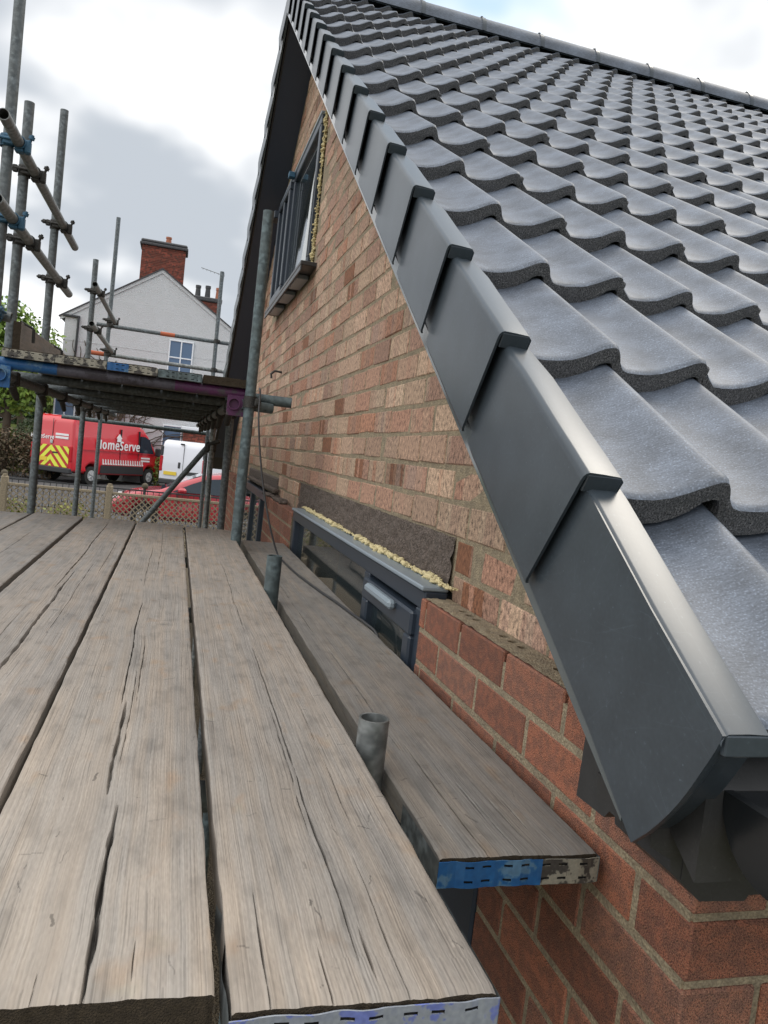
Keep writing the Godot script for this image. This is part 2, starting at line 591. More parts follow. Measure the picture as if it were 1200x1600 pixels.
func make_materials() -> void:
	M.tile = mat(lin(0.255, 0.285, 0.33), 0.60, T.tile, T.tile_n, 0.05)
	M.tile_edge = mat(Color(1, 1, 1), 0.97, T.edge, T.grit_n, 1.0, 3.6)
	M.verge = mat(lin(0.098, 0.126, 0.155), 0.33, T.plastic, null, 0, 1.3)
	M.trim = mat(lin(0.10, 0.115, 0.12), 0.10)
	M.soffit = mat(lin(0.05, 0.066, 0.10), 0.45)
	M.black = mat(lin(0.012, 0.014, 0.016), 0.22)
	M.dark_plastic = mat(lin(0.085, 0.086, 0.088), 0.40, T.plastic, null, 0, 2.0)
	M.frame = mat(lin(0.030, 0.041, 0.058), 0.32)
	M.frame_light = mat(lin(0.25, 0.30, 0.34), 0.35)
	M.trim_white = mat(lin(0.62, 0.64, 0.64), 0.3)
	M.stock = mat(Color(0.95, 0.905, 0.875), 0.92, T.stock, null)
	M.mortar = mat(Color(1.0, 0.98, 0.95), 0.97, T.mortar, T.grit_n, 0.45, 3.0)
	M.red = []
	for k in 5:
		M.red.push_back(mat([Color(0.95, 0.97, 0.97), Color(0.87, 0.86, 0.85), Color(0.98, 0.96, 0.93), Color(0.90, 0.95, 0.97), Color(0.82, 0.81, 0.80)][k], 0.85, T.red, T.red_n, 0.8, 3.4))
	M.lintel = mat(Color(1, 1, 1), 0.97, T.lintel, T.grit_n, 1.0, 2.6)
	M.foam = mat(lin(0.62, 0.53, 0.30), 0.9, null, T.grit_n, 0.5, 8.0)
	M.room = mat(lin(0.10, 0.10, 0.10), 0.9)
	M.plaster = mat(lin(0.22, 0.22, 0.21), 0.9)
	M.glass = mat(Color(0.30, 0.36, 0.38, 0.16), 0.02)
	M.glass.transparency = BaseMaterial3D.TRANSPARENCY_ALPHA
	M.wood = []
	for k in 4:
		var tint := [lin(0.49, 0.47, 0.445), lin(0.43, 0.42, 0.405), lin(0.535, 0.51, 0.475), lin(0.39, 0.385, 0.37)]
		var m := mat(tint[k], 0.86, T.wood, T.wood_n, 0.28)
		m.vertex_color_use_as_albedo = true
		M.wood.push_back(m)
	M.endgrain = mat(lin(0.16, 0.135, 0.11), 0.98, T.mortar, T.grit_n, 1.0, 9.0)
	M.galv = mat(lin(0.56, 0.57, 0.56), 0.50, T.galv, null, 0, 1.1)
	M.galv.metallic = 0.55
	M.galv_dull = mat(lin(0.34, 0.37, 0.385), 0.58, T.galv, null, 0, 1.4)
	M.galv_dull.metallic = 0.3
	M.tube_green = mat(lin(0.25, 0.32, 0.335), 0.55, T.galv, null, 0, 1.2)
	M.tube_green.metallic = 0.2
	M.coupler = mat(lin(0.14, 0.13, 0.12), 0.7, T.galv, null, 0, 5.0)
	M.coupler.metallic = 0.4
	M.coupler_blue = mat(lin(0.03, 0.10, 0.17), 0.6)
	M.blue_paint = mat(Color(1, 1, 1), 0.5, T.blue_paint, null, 0, 2.5)
	M.worn_paint = mat(Color(1, 1, 1), 0.65, T.worn_paint, null, 0, 4.5)
	M.violet_paint = mat(Color(1, 1, 1), 0.45, T.violet_paint, null, 0, 4.0)
	M.purple_paint = mat(Color(1, 1, 1), 0.5, T.purple_paint, null, 0, 2.5)
	M.grey_paint = mat(Color(1, 1, 1), 0.55, T.grey_paint, null, 0, 2.5)
	M.orange = mat(lin(0.42, 0.11, 0.05), 0.8)
	M.slot_shade = mat(lin(0.006, 0.006, 0.006), 0.9)  # near-black colour standing in for the shade inside the band slots
	M.cable = mat(lin(0.03, 0.03, 0.032), 0.5)
	M.bark = mat(lin(0.09, 0.07, 0.05), 0.95)

# ------------------------------------------------------------------ sky
func make_sky(sun: Vector3) -> Image:
	var w := 1536
	var h := 768
	var f1 := noise(901, 0.55, 5)
	var f2 := noise(917, 1.9, 4)
	var f3 := noise(933, 0.22, 2)
	var data := PackedFloat32Array()
	data.resize(w * h * 3)
	for y in h:
		var el := PI * (0.5 - (y + 0.5) / h)
		var ce := cos(el)
		var se := sin(el)
		for x in w:
			var az := TAU * ((x + 0.5) / w - 0.5)
			var d := Vector3(sin(az) * ce, se, -cos(az) * ce)
			var k := Color(0.30, 0.30, 0.30)
			if se > -0.02:
				var q := d / (maxf(se, 0.0) + 0.32)
				var n1 := f1.get_noise_3d(q.x * 1.5, q.z * 1.5, 13.7)
				var n2 := f2.get_noise_3d(q.x * 1.5, q.z * 1.5, 8.3)
				var n3 := f3.get_noise_3d(q.x * 1.5, q.z * 1.5, 1.7)
				var dens := n1 * 1.0 + n2 * 0.42 + n3 * 0.5 + 0.67
				var cov := smoothstep(0.02, 0.42, dens)
				var thick := smoothstep(0.34, 1.05, dens + n2 * 0.25)
				var cl := Color(0.98, 0.985, 0.99).lerp(Color(0.46, 0.50, 0.55), thick)
				var glow := pow(maxf(d.dot(sun), 0.0), 2.8)
				var blue := Color(0.36, 0.57, 0.84).lerp(Color(0.62, 0.76, 0.90), exp(-maxf(se, 0.0) * 3.0))
				k = blue.lerp(cl, cov)
				k = k.lerp(Color(2.2, 2.16, 2.1), glow * 0.85)
			var i := (y * w + x) * 3
			data[i] = k.r
			data[i + 1] = k.g
			data[i + 2] = k.b
	return Image.create_from_data(w, h, false, Image.FORMAT_RGBF, data.to_byte_array())

func _ready() -> void:
	var cam := Camera3D.new()
	cam.name = "camera"
	cam.fov = 67.2215
	cam.near = 0.05
	cam.far = 400.0
	cam.transform = Transform3D(Basis(Vector3(0.959415, 0.112769, 0.258468), Vector3(-0.091629, 0.991491, -0.092465), Vector3(-0.266696, 0.065029, 0.961584)), Vector3.ZERO)
	add_child(cam)
	cam.current = true
	var to_sun := Vector3(0.54, 0.80, -0.28).normalized()
	var env := Environment.new()
	env.background_mode = Environment.BG_SKY
	var sm := PanoramaSkyMaterial.new()
	sm.panorama = ImageTexture.create_from_image(make_sky(to_sun))
	var sky := Sky.new()
	sky.sky_material = sm
	env.sky = sky
	env.background_energy_multiplier = 1.0
	env.tonemap_mode = Environment.TONE_MAPPER_LINEAR
	env.tonemap_exposure = 1.27
	env.sdfgi_enabled = true
	env.ssao_enabled = true
	env.ssil_enabled = true
	var we := WorldEnvironment.new()
	we.name = "environment"
	we.environment = env
	add_child(we)
	var sun := DirectionalLight3D.new()
	sun.name = "sun"
	sun.light_energy = 0.5
	sun.light_color = Color(1.0, 0.965, 0.91)
	sun.light_angular_distance = 26.0
	sun.shadow_enabled = true
	add_child(sun)
	sun.look_at_from_position(to_sun * 60.0, Vector3.ZERO, Vector3.UP)
	make_textures()
	make_materials()
	build_ground()
	build_house()
	build_scaffold()
	build_background()

func yc(z: float) -> float:      # line of the verge caps' outer top corners
	return -0.493 + TANP * (-z if z > APEX_Z else -2.0 * APEX_Z + z)
func yu(z: float) -> float:      # underside of the verge
	return -0.73 + TANP * (-z if z > APEX_Z else -2.0 * APEX_Z + z)

func pv(a: Array) -> PackedVector2Array:
	var p := PackedVector2Array()
	for k in range(0, a.size(), 2):
		p.push_back(Vector2(a[k], a[k + 1]))
	return p

# ------------------------------------------------------------------ the house
func brick_mesh(dz: float, dy: float, dx: float, cell: int, jit: float) -> ArrayMesh:
	# front face looks to -X; chamfered arrises, slightly uneven
	var b := MB.new()
	var hz := dz * 0.5
	var hy := dy * 0.5
	var c := 0.002
	var j := func() -> float: return rng.randf_range(-jit, jit)
	var u0 := (cell % 8) / 8.0
	var v0 := (cell / 8) / 8.0
	var o := []
	var f := []
	var s := [Vector2(-1, -1), Vector2(1, -1), Vector2(1, 1), Vector2(-1, 1)]
	for k in 4:
		var p := Vector2(s[k].x * (hz + j.call()), s[k].y * (hy + j.call()))
		o.push_back(Vector3(c + absf(j.call()), p.y, p.x))
		f.push_back(Vector3(j.call() * 0.6, p.y - s[k].y * (c + absf(j.call())), p.x - s[k].x * (c + absf(j.call()))))
	var t := func(p: Vector3) -> Vector2: return Vector2(u0 + (0.5 + p.z / dz * 0.96) * 0.125, v0 + (0.5 - p.y / dy * 0.94) * 0.125)
	b.quad(f[0], f[1], f[2], f[3], Vector3.LEFT, [t.call(f[0]), t.call(f[1]), t.call(f[2]), t.call(f[3])])
	for k in 4:
		var m := (k + 1) % 4
		var out: Vector3 = (o[k] + o[m]) * 0.5
		var dd := Vector3(dx, 0, 0)
		b.quad(o[k], o[m], f[m], f[k], Vector3(-0.01, out.y, out.z), [t.call(o[k]), t.call(o[m]), t.call(f[m]), t.call(f[k])])
		b.quad(o[k], o[m], o[m] + dd, o[k] + dd, Vector3(0, out.y, out.z), [t.call(o[k]), t.call(o[m]), t.call(f[m]), t.call(f[k])])
	return mk(b, M.stock)

func build_old_wall(house: Node3D) -> void:
	var wall := Node3D.new()
	wall.name = "gable_wall"
	wall.set_meta("label", "old banded pink and cream stock brick gable wall")
	house.add_child(wall)
	# mortar bed with the window openings left free
	var b := MB.new()
	var x0 := OLD_X + 0.002
	var x1 := OLD_X + 0.20
	var g := GROUND
	b.prism(pv([-0.80, g, -0.80, yu(-0.8) + 0.1, -1.75, yu(-1.75) + 0.1, -1.75, g]), 0, x0, x1)
	b.prism(pv([-1.75, -0.30, -1.75, yu(-1.75) + 0.1, -3.95, yu(-3.95) + 0.1, -3.95, -0.30]), 0, x0, x1)
	b.prism(pv([-1.75, g, -1.75, -1.35, -3.95, -1.35, -3.95, g]), 0, x0, x1)
	b.prism(pv([-3.95, g, -3.95, yu(-3.95) + 0.1, -4.62, yu(-4.62) + 0.1, -4.62, g]), 0, x0, x1)
	b.prism(pv([-4.62, g, -4.62, 1.08, -5.2, 1.08, -5.2, g]), 0, x0, x1)
	b.prism(pv([-5.2, -0.31, -5.2, 1.08, -6.55, 1.08, -6.55, -0.31]), 0, x0, x1)
	b.prism(pv([-5.2, g, -5.2, -1.3, -7.2, -1.3, -7.2, g]), 0, x0, x1)
	b.prism(pv([-4.62, 2.0, -4.62, yu(-4.62) + 0.1, -5.4, yu(-5.4) + 0.1, -6.55, yu(-6.55) + 0.1, -6.55, 2.0]), 0, x0, x1)
	b.prism(pv([-6.55, -0.31, -6.55, yu(-6.55) + 0.1, -7.2, yu(-7.2) + 0.1, -7.2, -0.31]), 0, x0, x1)
	b.prism(pv([-7.2, g, -7.2, yu(-7.2) + 0.1, -10.0, yu(-10.0) + 0.1, -10.0, g]), 0, x0, x1)
	part("mortar_bed", wall, mk(b, M.mortar))
	rng.seed = 77
	var meshes := []
	var halves := []
	for k in 64:
		meshes.push_back(brick_mesh(0.2115, 0.0745, 0.03, k, 0.0022 if k % 3 else 0.0042))
		halves.push_back(brick_mesh(0.1, 0.0745, 0.03, k, 0.002))
	var spots := []
	var row_h := 0.0855
	for r in range(0, 42):
		var y := -0.337 + (r + 0.5) * row_h
		var ph := (0.5 if r % 2 else 0.0) + rng.randf_range(-0.08, 0.08)
		for k in range(2, 48):
			var z := -(k + ph) * 0.2245 - 0.02
			if z > -0.86 or z < -9.95:
				continue
			if y - row_h * 0.5 > yu(z) - 0.07:
				continue
			var half := 0
			if y > 1.04 and y < 2.03:
				if z < -4.62 + 0.1 and z > -6.6 - 0.1:
					continue
			if y < -0.165:
				if z < -1.74 + 0.10 and z > -4.22 - 0.09:
					continue
				if z < -5.2 + 0.1 and z > -7.3:
					continue
			spots.push_back([Vector3(OLD_X + rng.randf_range(-0.002, 0.001), y + rng.randf_range(-0.0015, 0.0015), z + rng.randf_range(-0.002, 0.002)), rng.randi() % 64, half])
	spots.sort_custom(func(p, q): return p[0].length() < q[0].length())
	var rest := MB.new()
	for i in spots.size():
		var s: Array = spots[i]
		if i < 290:
			var o := part("brick", wall, meshes[s[1]], s[0])
			o.rotation.x = rng.randf_range(-0.006, 0.006)
		else:
			var arr: Array = meshes[s[1]].surface_get_arrays(0)
			var base := rest.v.size()
			var vs: PackedVector3Array = arr[Mesh.ARRAY_VERTEX]
			for k in vs.size():
				rest.vert(vs[k] + s[0], arr[Mesh.ARRAY_NORMAL][k], arr[Mesh.ARRAY_TEX_UV][k])
			for k in arr[Mesh.ARRAY_INDEX]:
				rest.ix.push_back(base + k)
	var o2 := part("brickwork", wall, mk(rest, M.stock))
	o2.set_meta("kind", "stuff")
	# closers beside the lintel
	for y in [-0.294, -0.209]:
		for z in [-1.70, -4.28]:
			part("brick", wall, halves[int(absf(y * 100)) % 64], Vector3(OLD_X, y, z))
	# concrete lintel over the lower window
	var lb := MB.new()
	var rows := []
	var n1 := noise(5, 14.0, 4)
	for j in 15:
		var row := []
		for i in 240:
			var z := -1.765 - 2.44 * i / 239.0
			var y := -0.315 + 0.15 * j / 14.0
			row.push_back(Vector3(OLD_X - 0.006 + n1.get_noise_2d(z, y * 2.0) * 0.010, y, z))
		rows.push_back(row)
	lb.sheet(rows, false)
	lb.box(Vector3(OLD_X + 0.024, -0.314, -4.205), Vector3(OLD_X + 0.15, -0.167, -1.766))
	part("lintel", house, mk(lb, M.lintel), Vector3.ZERO, "rough grey brown concrete lintel above the lower window")
	var l2 := MB.new()
	l2.box(Vector3(OLD_X - 0.01, -0.30, -7.2), Vector3(OLD_X + 0.12, -0.19, -5.15), 0.01)
	l2.box(Vector3(OLD_X - 0.05, -0.285, -6.9), Vector3(OLD_X - 0.012, -0.255, -5.0), 0.008)
	part("lintel", house, mk(l2, M.lintel))

func build_red_leaf(house: Node3D) -> void:
	var leaf := Node3D.new()
	leaf.name = "outer_leaf"
	leaf.set_meta("label", "newer red pitted facing brickwork below the gable")
	house.add_child(leaf)
	var top := -0.317
	var ch := 0.0803
	var jt := 0.011
	var b := MB.new()
	b.box(Vector3(RED_X + 0.0025, GROUND, -1.25), Vector3(0.675, top - 0.02, -0.707))
	b.box(Vector3(RED_X + 0.0025, top - ch * 4.0, -1.75), Vector3(0.675, top - 0.02, -1.25))
	b.box(Vector3(RED_X + 0.006, GROUND, -0.80), Vector3(6.2, top - 0.012, -0.705))
	b.box(Vector3(RED_X + 0.0025, GROUND, -5.2), Vector3(0.675, top - 0.02, -3.95))
	b.box(Vector3(RED_X + 0.0025, GROUND, -9.9), Vector3(0.675, top - 0.02, -7.2))
	b.box(Vector3(RED_X + 0.0025, GROUND, -3.95), Vector3(0.675, -1.36, -1.75))
	b.box(Vector3(RED_X + 0.0025, GROUND, -7.2), Vector3(0.675, -1.31, -5.2))
	part("mortar_bed", leaf, mk(b, M.mortar))
	var cache := {}
	rng.seed = 91
	var lay := func(x: float, z: float, y: float, lx: float, lz: float) -> void:
		# x, z: nearest low corner; lengths along x and -z
		var key := "%.3f_%.3f" % [lx, lz]
		if not cache.has(key):
			var m := MB.new()
			m.box(Vector3(0, 0, -lz), Vector3(lx, ch - jt, 0), 0.003)
			cache[key] = mk(m, M.red[0])
		var o := part("brick", leaf, cache[key], Vector3(x + rng.randf_range(-0.0015, 0.0015), y, z))
		o.set_surface_override_material(0, M.red[rng.randi() % 5])
	for r in 16:
		var y := top - (r + 1) * ch + jt
		var odd := r % 2 == 0
		var z := -0.70
		# corner brick
		if odd:
			lay.call(RED_X, z, y, 0.215, 0.1015)
			z -= 0.1015 + jt
		else:
			lay.call(RED_X, z, y, 0.1015, 0.2155)
			z -= 0.2155 + jt
		var stop := -1.75 if r < 4 else -1.25
		while z > stop + 0.005:
			var l := minf(0.2155, z - stop)
			if l > 0.02:
				lay.call(RED_X, z, y, 0.026 if r == 0 else 0.06, l)
			z -= l + jt
		var x := RED_X + (0.215 if odd else 0.1015) + jt
		while x < 1.5:
			lay.call(x, -0.70, y, 0.215, 0.08)
			x += 0.215 + jt
		if r < 9:
			z = -3.95 - (0.0 if odd else 0.0)
			var first := true
			while z > -5.19:
				var l := minf(0.1015 if (first and odd) else 0.2155, z + 5.2)
				if l > 0.02:
					lay.call(RED_X, z, y, 0.06, l)
				first = false
				z -= l + jt
			z = -7.2
			while z > -8.8:
				lay.call(RED_X, z, y, 0.06, 0.2155)
				z -= 0.2155 + jt
	# the top bed with the perforations of the top bricks
	var cs := CSGCombiner3D.new()
	cs.name = "perforated_bed"
	var cb := CSGBox3D.new()
	cb.size = Vector3(0.044, 0.036, 1.03)
	cb.position = Vector3(0.654, top - 0.0165, -1.235)
	cb.material = M.mortar
	cs.add_child(cb)
	for k in 5:
		for j in 3:
			var cc := CSGCylinder3D.new()
			cc.radius = 0.011
			cc.height = 0.06
			cc.sides = 14
			cc.operation = CSGShape3D.OPERATION_SUBTRACTION
			cc.position = Vector3(0.656, top + 0.012, -0.84 - k * 0.2265 - j * 0.042)
			cc.material = M.mortar
			cs.add_child(cc)
	leaf.add_child(cs)
	var sm := MB.new()
	var n1 := noise(15, 22.0, 3)
	var rows := []
	for j in 5:
		var row := []
		for i in 90:
			var z := -0.712 - 1.03 * i / 89.0
			var x := RED_X + 0.006 + 0.027 * j / 4.0
			row.push_back(Vector3(x, top + 0.001 + maxf(0.0, n1.get_noise_2d(x * 2.0, z)) * 0.006, z))
		rows.push_back(row)
	sm.sheet(rows, true)
	part("mortar_smear", leaf, mk(sm, M.mortar))
	# pieces of loose rubble on the far pier
	for k in 9:
		var rb := MB.new()
		var s := rng.randf_range(0.015, 0.04)
		rb.box(Vector3(-s, 0, -s * 2.5), Vector3(s, s * 0.6, s * 2.5), s * 0.25)
		var o := part("mortar_lump", leaf, mk(rb, M.lintel), Vector3(0.64 + rng.randf_range(-0.01, 0.02), top + 0.002, -4.55 - k * 0.085))
		o.rotation.y = rng.randf_range(-0.6, 0.6)

func foam_strip(pts: Array, r: float, s: int) -> ArrayMesh:
	var n1 := noise(s, 5.0, 4)
	var n2 := noise(s + 3, 70.0, 3)
	rng.seed = s
	var b := MB.new()
	# a continuous bead, swollen and shrunken, with small bubbles along it
	var bead := []
	for k in pts.size():
		var c0: Vector3 = pts[k]
		var d0: Vector3 = (pts[mini(k + 1, pts.size() - 1)] - pts[maxi(0, k - 1)]).normalized()
		var a0 := d0.cross(Vector3.RIGHT).normalized()
		var e0 := d0.cross(a0)
		var r0 := r * clampf(0.55 + 0.9 * n1.get_noise_3dv(c0), 0.15, 1.1)
		var row0 := []
		for i in 13:
			var t := TAU * i / 12.0
			var q := a0 * cos(t) + e0 * sin(t)
			row0.push_back(c0 + q * r0 * (1.0 + 0.8 * n2.get_noise_3dv(c0 + q * r)))
		bead.push_back(row0)
	b.sheet(bead, false)
	for lobe in pts.size():
		var c: Vector3 = pts[lobe]
		var much := 0.55 + 1.1 * n1.get_noise_3dv(c)
		if much < 0.12:
			continue
		for k in 3:
			var p: Vector3 = c + Vector3(rng.randfn() * 0.55, rng.randfn() * 0.35 * much, rng.randfn() * 0.8) * r
			var rr := r * much * pow(rng.randf(), 1.3) * 0.9 + 0.0022
			var st := Vector3(rng.randf_range(0.6, 1.5), rng.randf_range(0.5, 1.1), rng.randf_range(0.7, 1.9))
			var rows := []
			for j in 7:
				var el := PI * (j / 6.0 - 0.5)
				var row := []
				for i in 10:
					var az := TAU * i / 9.0
					var d := Vector3(cos(az) * cos(el), sin(el), sin(az) * cos(el))
					row.push_back(p + d * st * rr * (1.0 + 0.9 * n2.get_noise_3dv(p + d * rr)))
				rows.push_back(row)
			b.sheet(rows, true)
	return mk(b, M.foam)

func line(a: Vector3, b: Vector3, n: int) -> Array:
	var o := []
	for k in n:
		o.push_back(a.lerp(b, k / float(n - 1)))
	return o

func bar(parent: Node, called: String, lo: Vector3, hi: Vector3, m: Material, bev := 0.004) -> MeshInstance3D:
	var b := MB.new()
	b.box(lo, hi, bev)
	return part(called, parent, mk(b, m))

func build_windows(house: Node3D) -> void:
	# lower window, its head just above the boards
	var w := Node3D.new()
	w.name = "window"
	w.set_meta("label", "dark grey lower window with foam along its head")
	house.add_child(w)
	var b := MB.new()
	b.box(Vector3(0.612, -0.350, -3.95), Vector3(0.672, -0.302, -1.752), 0.004)
	b.box(Vector3(0.612, -1.35, -3.95), Vector3(0.672, -1.29, -1.752), 0.004)
	b.box(Vector3(0.613, -1.29, -3.948), Vector3(0.671, -0.350, -3.885), 0.004)
	b.box(Vector3(0.613, -1.29, -1.815), Vector3(0.671, -0.350, -1.754), 0.004)
	b.box(Vector3(0.613, -1.29, -2.36), Vector3(0.671, -0.350, -2.30), 0.004)
	part("frame", w, mk(b, M.frame))
	b = MB.new()
	b.box(Vector3(0.603, -0.301, -3.95), Vector3(0.672, -0.289, -1.752), 0.003)
	part("head_trim", w, mk(b, M.frame_light))
	b = MB.new()
	b.box(Vector3(0.598, -0.425, -2.31), Vector3(0.64, -0.362, -1.80), 0.006)
	b.box(Vector3(0.598, -1.30, -2.31), Vector3(0.64, -1.24, -1.80), 0.006)
	b.box(Vector3(0.599, -1.24, -2.309), Vector3(0.639, -0.425, -2.25), 0.006)
	b.box(Vector3(0.599, -1.24, -1.855), Vector3(0.639, -0.425, -1.801), 0.006)
	part("casement", w, mk(b, M.frame))
	b = MB.new()
	b.box(Vector3(0.574, -0.388, -2.20), Vector3(0.599, -0.362, -1.93), 0.008)
	part("trickle_vent", w, mk(b, M.frame_light))
	b = MB.new()
	b.box(Vector3(0.640, -1.29, -3.885), Vector3(0.646, -0.350, -2.36))
	part("pane", w, mk(b, M.glass))
	b = MB.new()
	b.box(Vector3(0.620, -1.24, -2.25), Vector3(0.626, -0.425, -1.855))
	part("pane", w, mk(b, M.glass))
	part("foam", w, foam_strip(line(Vector3(0.660, -0.283, -1.70), Vector3(0.660, -0.280, -3.9), 420), 0.0095, 8), Vector3.ZERO, "yellow expanding foam squeezed out along the window head")
	b = MB.new()
	b.box(Vector3(0.600, GROUND, -1.31), Vector3(0.67, -0.64, -1.252), 0.005)
	b.box(Vector3(0.600, -0.70, -1.75), Vector3(0.67, -0.641, -1.311), 0.005)
	b.box(Vector3(0.635, GROUND, -1.75), Vector3(0.665, -0.701, -1.312), 0.002)
	part("side_light_frame", w, mk(b, M.frame))
	# far lower window
	w = Node3D.new()
	w.name = "window"
	house.add_child(w)
	w.name = "window_001"
	b = MB.new()
	b.box(Vector3(0.612, -0.365, -7.2), Vector3(0.672, -0.305, -5.202), 0.004)
	b.box(Vector3(0.613, -1.29, -5.27), Vector3(0.671, -0.365, -5.204), 0.004)
	b.box(Vector3(0.613, -1.29, -5.62), Vector3(0.671, -0.365, -5.55), 0.004)
	b.box(Vector3(0.613, -1.29, -6.3), Vector3(0.671, -0.365, -6.23), 0.004)
	b.box(Vector3(0.613, -1.29, -7.198), Vector3(0.671, -0.365, -7.13), 0.004)
	b.box(Vector3(0.612, -1.35, -7.2), Vector3(0.672, -1.29, -5.202), 0.004)
	part("frame", w, mk(b, M.frame))
	for z in [[-5.55, -5.27], [-6.23, -5.62], [-7.13, -6.3]]:
		b = MB.new()
		b.box(Vector3(0.632, -1.29, z[0]), Vector3(0.638, -0.365, z[1]))
		part("pane", w, mk(b, M.glass))
	# upper window in the gable
	w = Node3D.new()
	w.name = "window_002"
	w.set_meta("label", "dark grey upper gable window with foam down one jamb")
	house.add_child(w)
	b = MB.new()
	b.box(Vector3(0.645, 1.93, -6.53), Vector3(0.715, 1.992, -4.66), 0.005)
	b.box(Vector3(0.645, 1.10, -6.53), Vector3(0.715, 1.16, -4.66), 0.005)
	b.box(Vector3(0.646, 1.16, -4.725), Vector3(0.714, 1.93, -4.661), 0.005)
	b.box(Vector3(0.646, 1.16, -5.80), Vector3(0.714, 1.93, -5.72), 0.005)
	b.box(Vector3(0.646, 1.16, -6.529), Vector3(0.714, 1.93, -6.465), 0.005)
	part("frame", w, mk(b, M.frame))
	b = MB.new()
	b.box(Vector3(0.638, 1.985, -6.53), Vector3(0.69, 2.003, -4.655), 0.004)
	part("head_trim", w, mk(b, M.frame_light))
	b = MB.new()
	b.box(Vector3(0.622, 1.89, -6.46), Vector3(0.66, 1.945, -5.78), 0.005)
	b.box(Vector3(0.622, 1.14, -6.46), Vector3(0.66, 1.20, -5.78), 0.005)
	b.box(Vector3(0.623, 1.20, -5.845), Vector3(0.659, 1.89, -5.785), 0.005)
	b.box(Vector3(0.623, 1.20, -6.455), Vector3(0.659, 1.89, -6.395), 0.005)
	b.box(Vector3(0.625, 1.20, -6.15), Vector3(0.657, 1.89, -6.10), 0.005)
	part("casement", w, mk(b, M.frame))
	b = MB.new()
	b.box(Vector3(0.60, 1.955, -5.78), Vector3(0.645, 1.995, -5.72), 0.004)
	part("hinge_packer", w, mk(b, M.coupler_blue))
	b = MB.new()
	b.box(Vector3(0.590, 1.86, -6.62), Vector3(0.64, 1.92, -6.45), 0.006)
	part("trickle_vent", w, mk(b, M.frame))
	for z in [[-5.72, -4.725], [-6.465, -5.80]]:
		b = MB.new()
		b.box(Vector3(0.668, 1.16, z[0]), Vector3(0.674, 1.93, z[1]))
		part("pane", w, mk(b, M.glass))
	b = MB.new()
	b.prism(pv([-4.70, 1.13, -4.68, 1.66, -4.74, 1.55, -4.79, 1.36, -4.93, 1.13]), 0, 0.640, 0.643)
	part("protective_film", w, mk(b, M.trim_white), Vector3.ZERO, "torn white protective film on the window corner")
	part("foam", w, foam_strip(line(Vector3(0.672, 1.10, -4.635), Vector3(0.672, 1.99, -4.645), 170), 0.010, 18), Vector3.ZERO, "brown yellow expanding foam down the window jamb")
	b = MB.new()
	b.box(Vector3(0.585, 1.062, -6.36), Vector3(0.70, 1.088, -4.48), 0.004)
	b.box(Vector3(0.586, 1.030, -6.359), Vector3(0.596, 1.062, -4.481), 0.003)
	part("sill", w, mk(b, M.dark_plastic))
	for z in [-4.72, -5.25, -5.8]:
		b = MB.new()
		b.box(Vector3(0.600, 1.034, z - 0.34), Vector3(0.674, 1.061, z), 0.003)
		part("sill_packer", w, mk(b, M.frame_light))

func wave(t: float) -> float:
	var p := [[0.0, 0.42], [0.03, 0.22], [0.07, 0.07], [0.13, 0.0], [0.24, 0.005], [0.36, 0.06], [0.5, 0.21], [0.62, 0.44], [0.72, 0.69], [0.80, 0.88], [0.86, 0.985], [0.90, 1.0], [0.935, 0.95], [0.965, 0.78], [0.985, 0.60], [1.0, 0.42]]
	for k in p.size() - 1:
		if t <= p[k + 1][0]:
			return lerpf(p[k][1], p[k + 1][1], (t - p[k][0]) / (p[k + 1][0] - p[k][0]))
	return 0.42

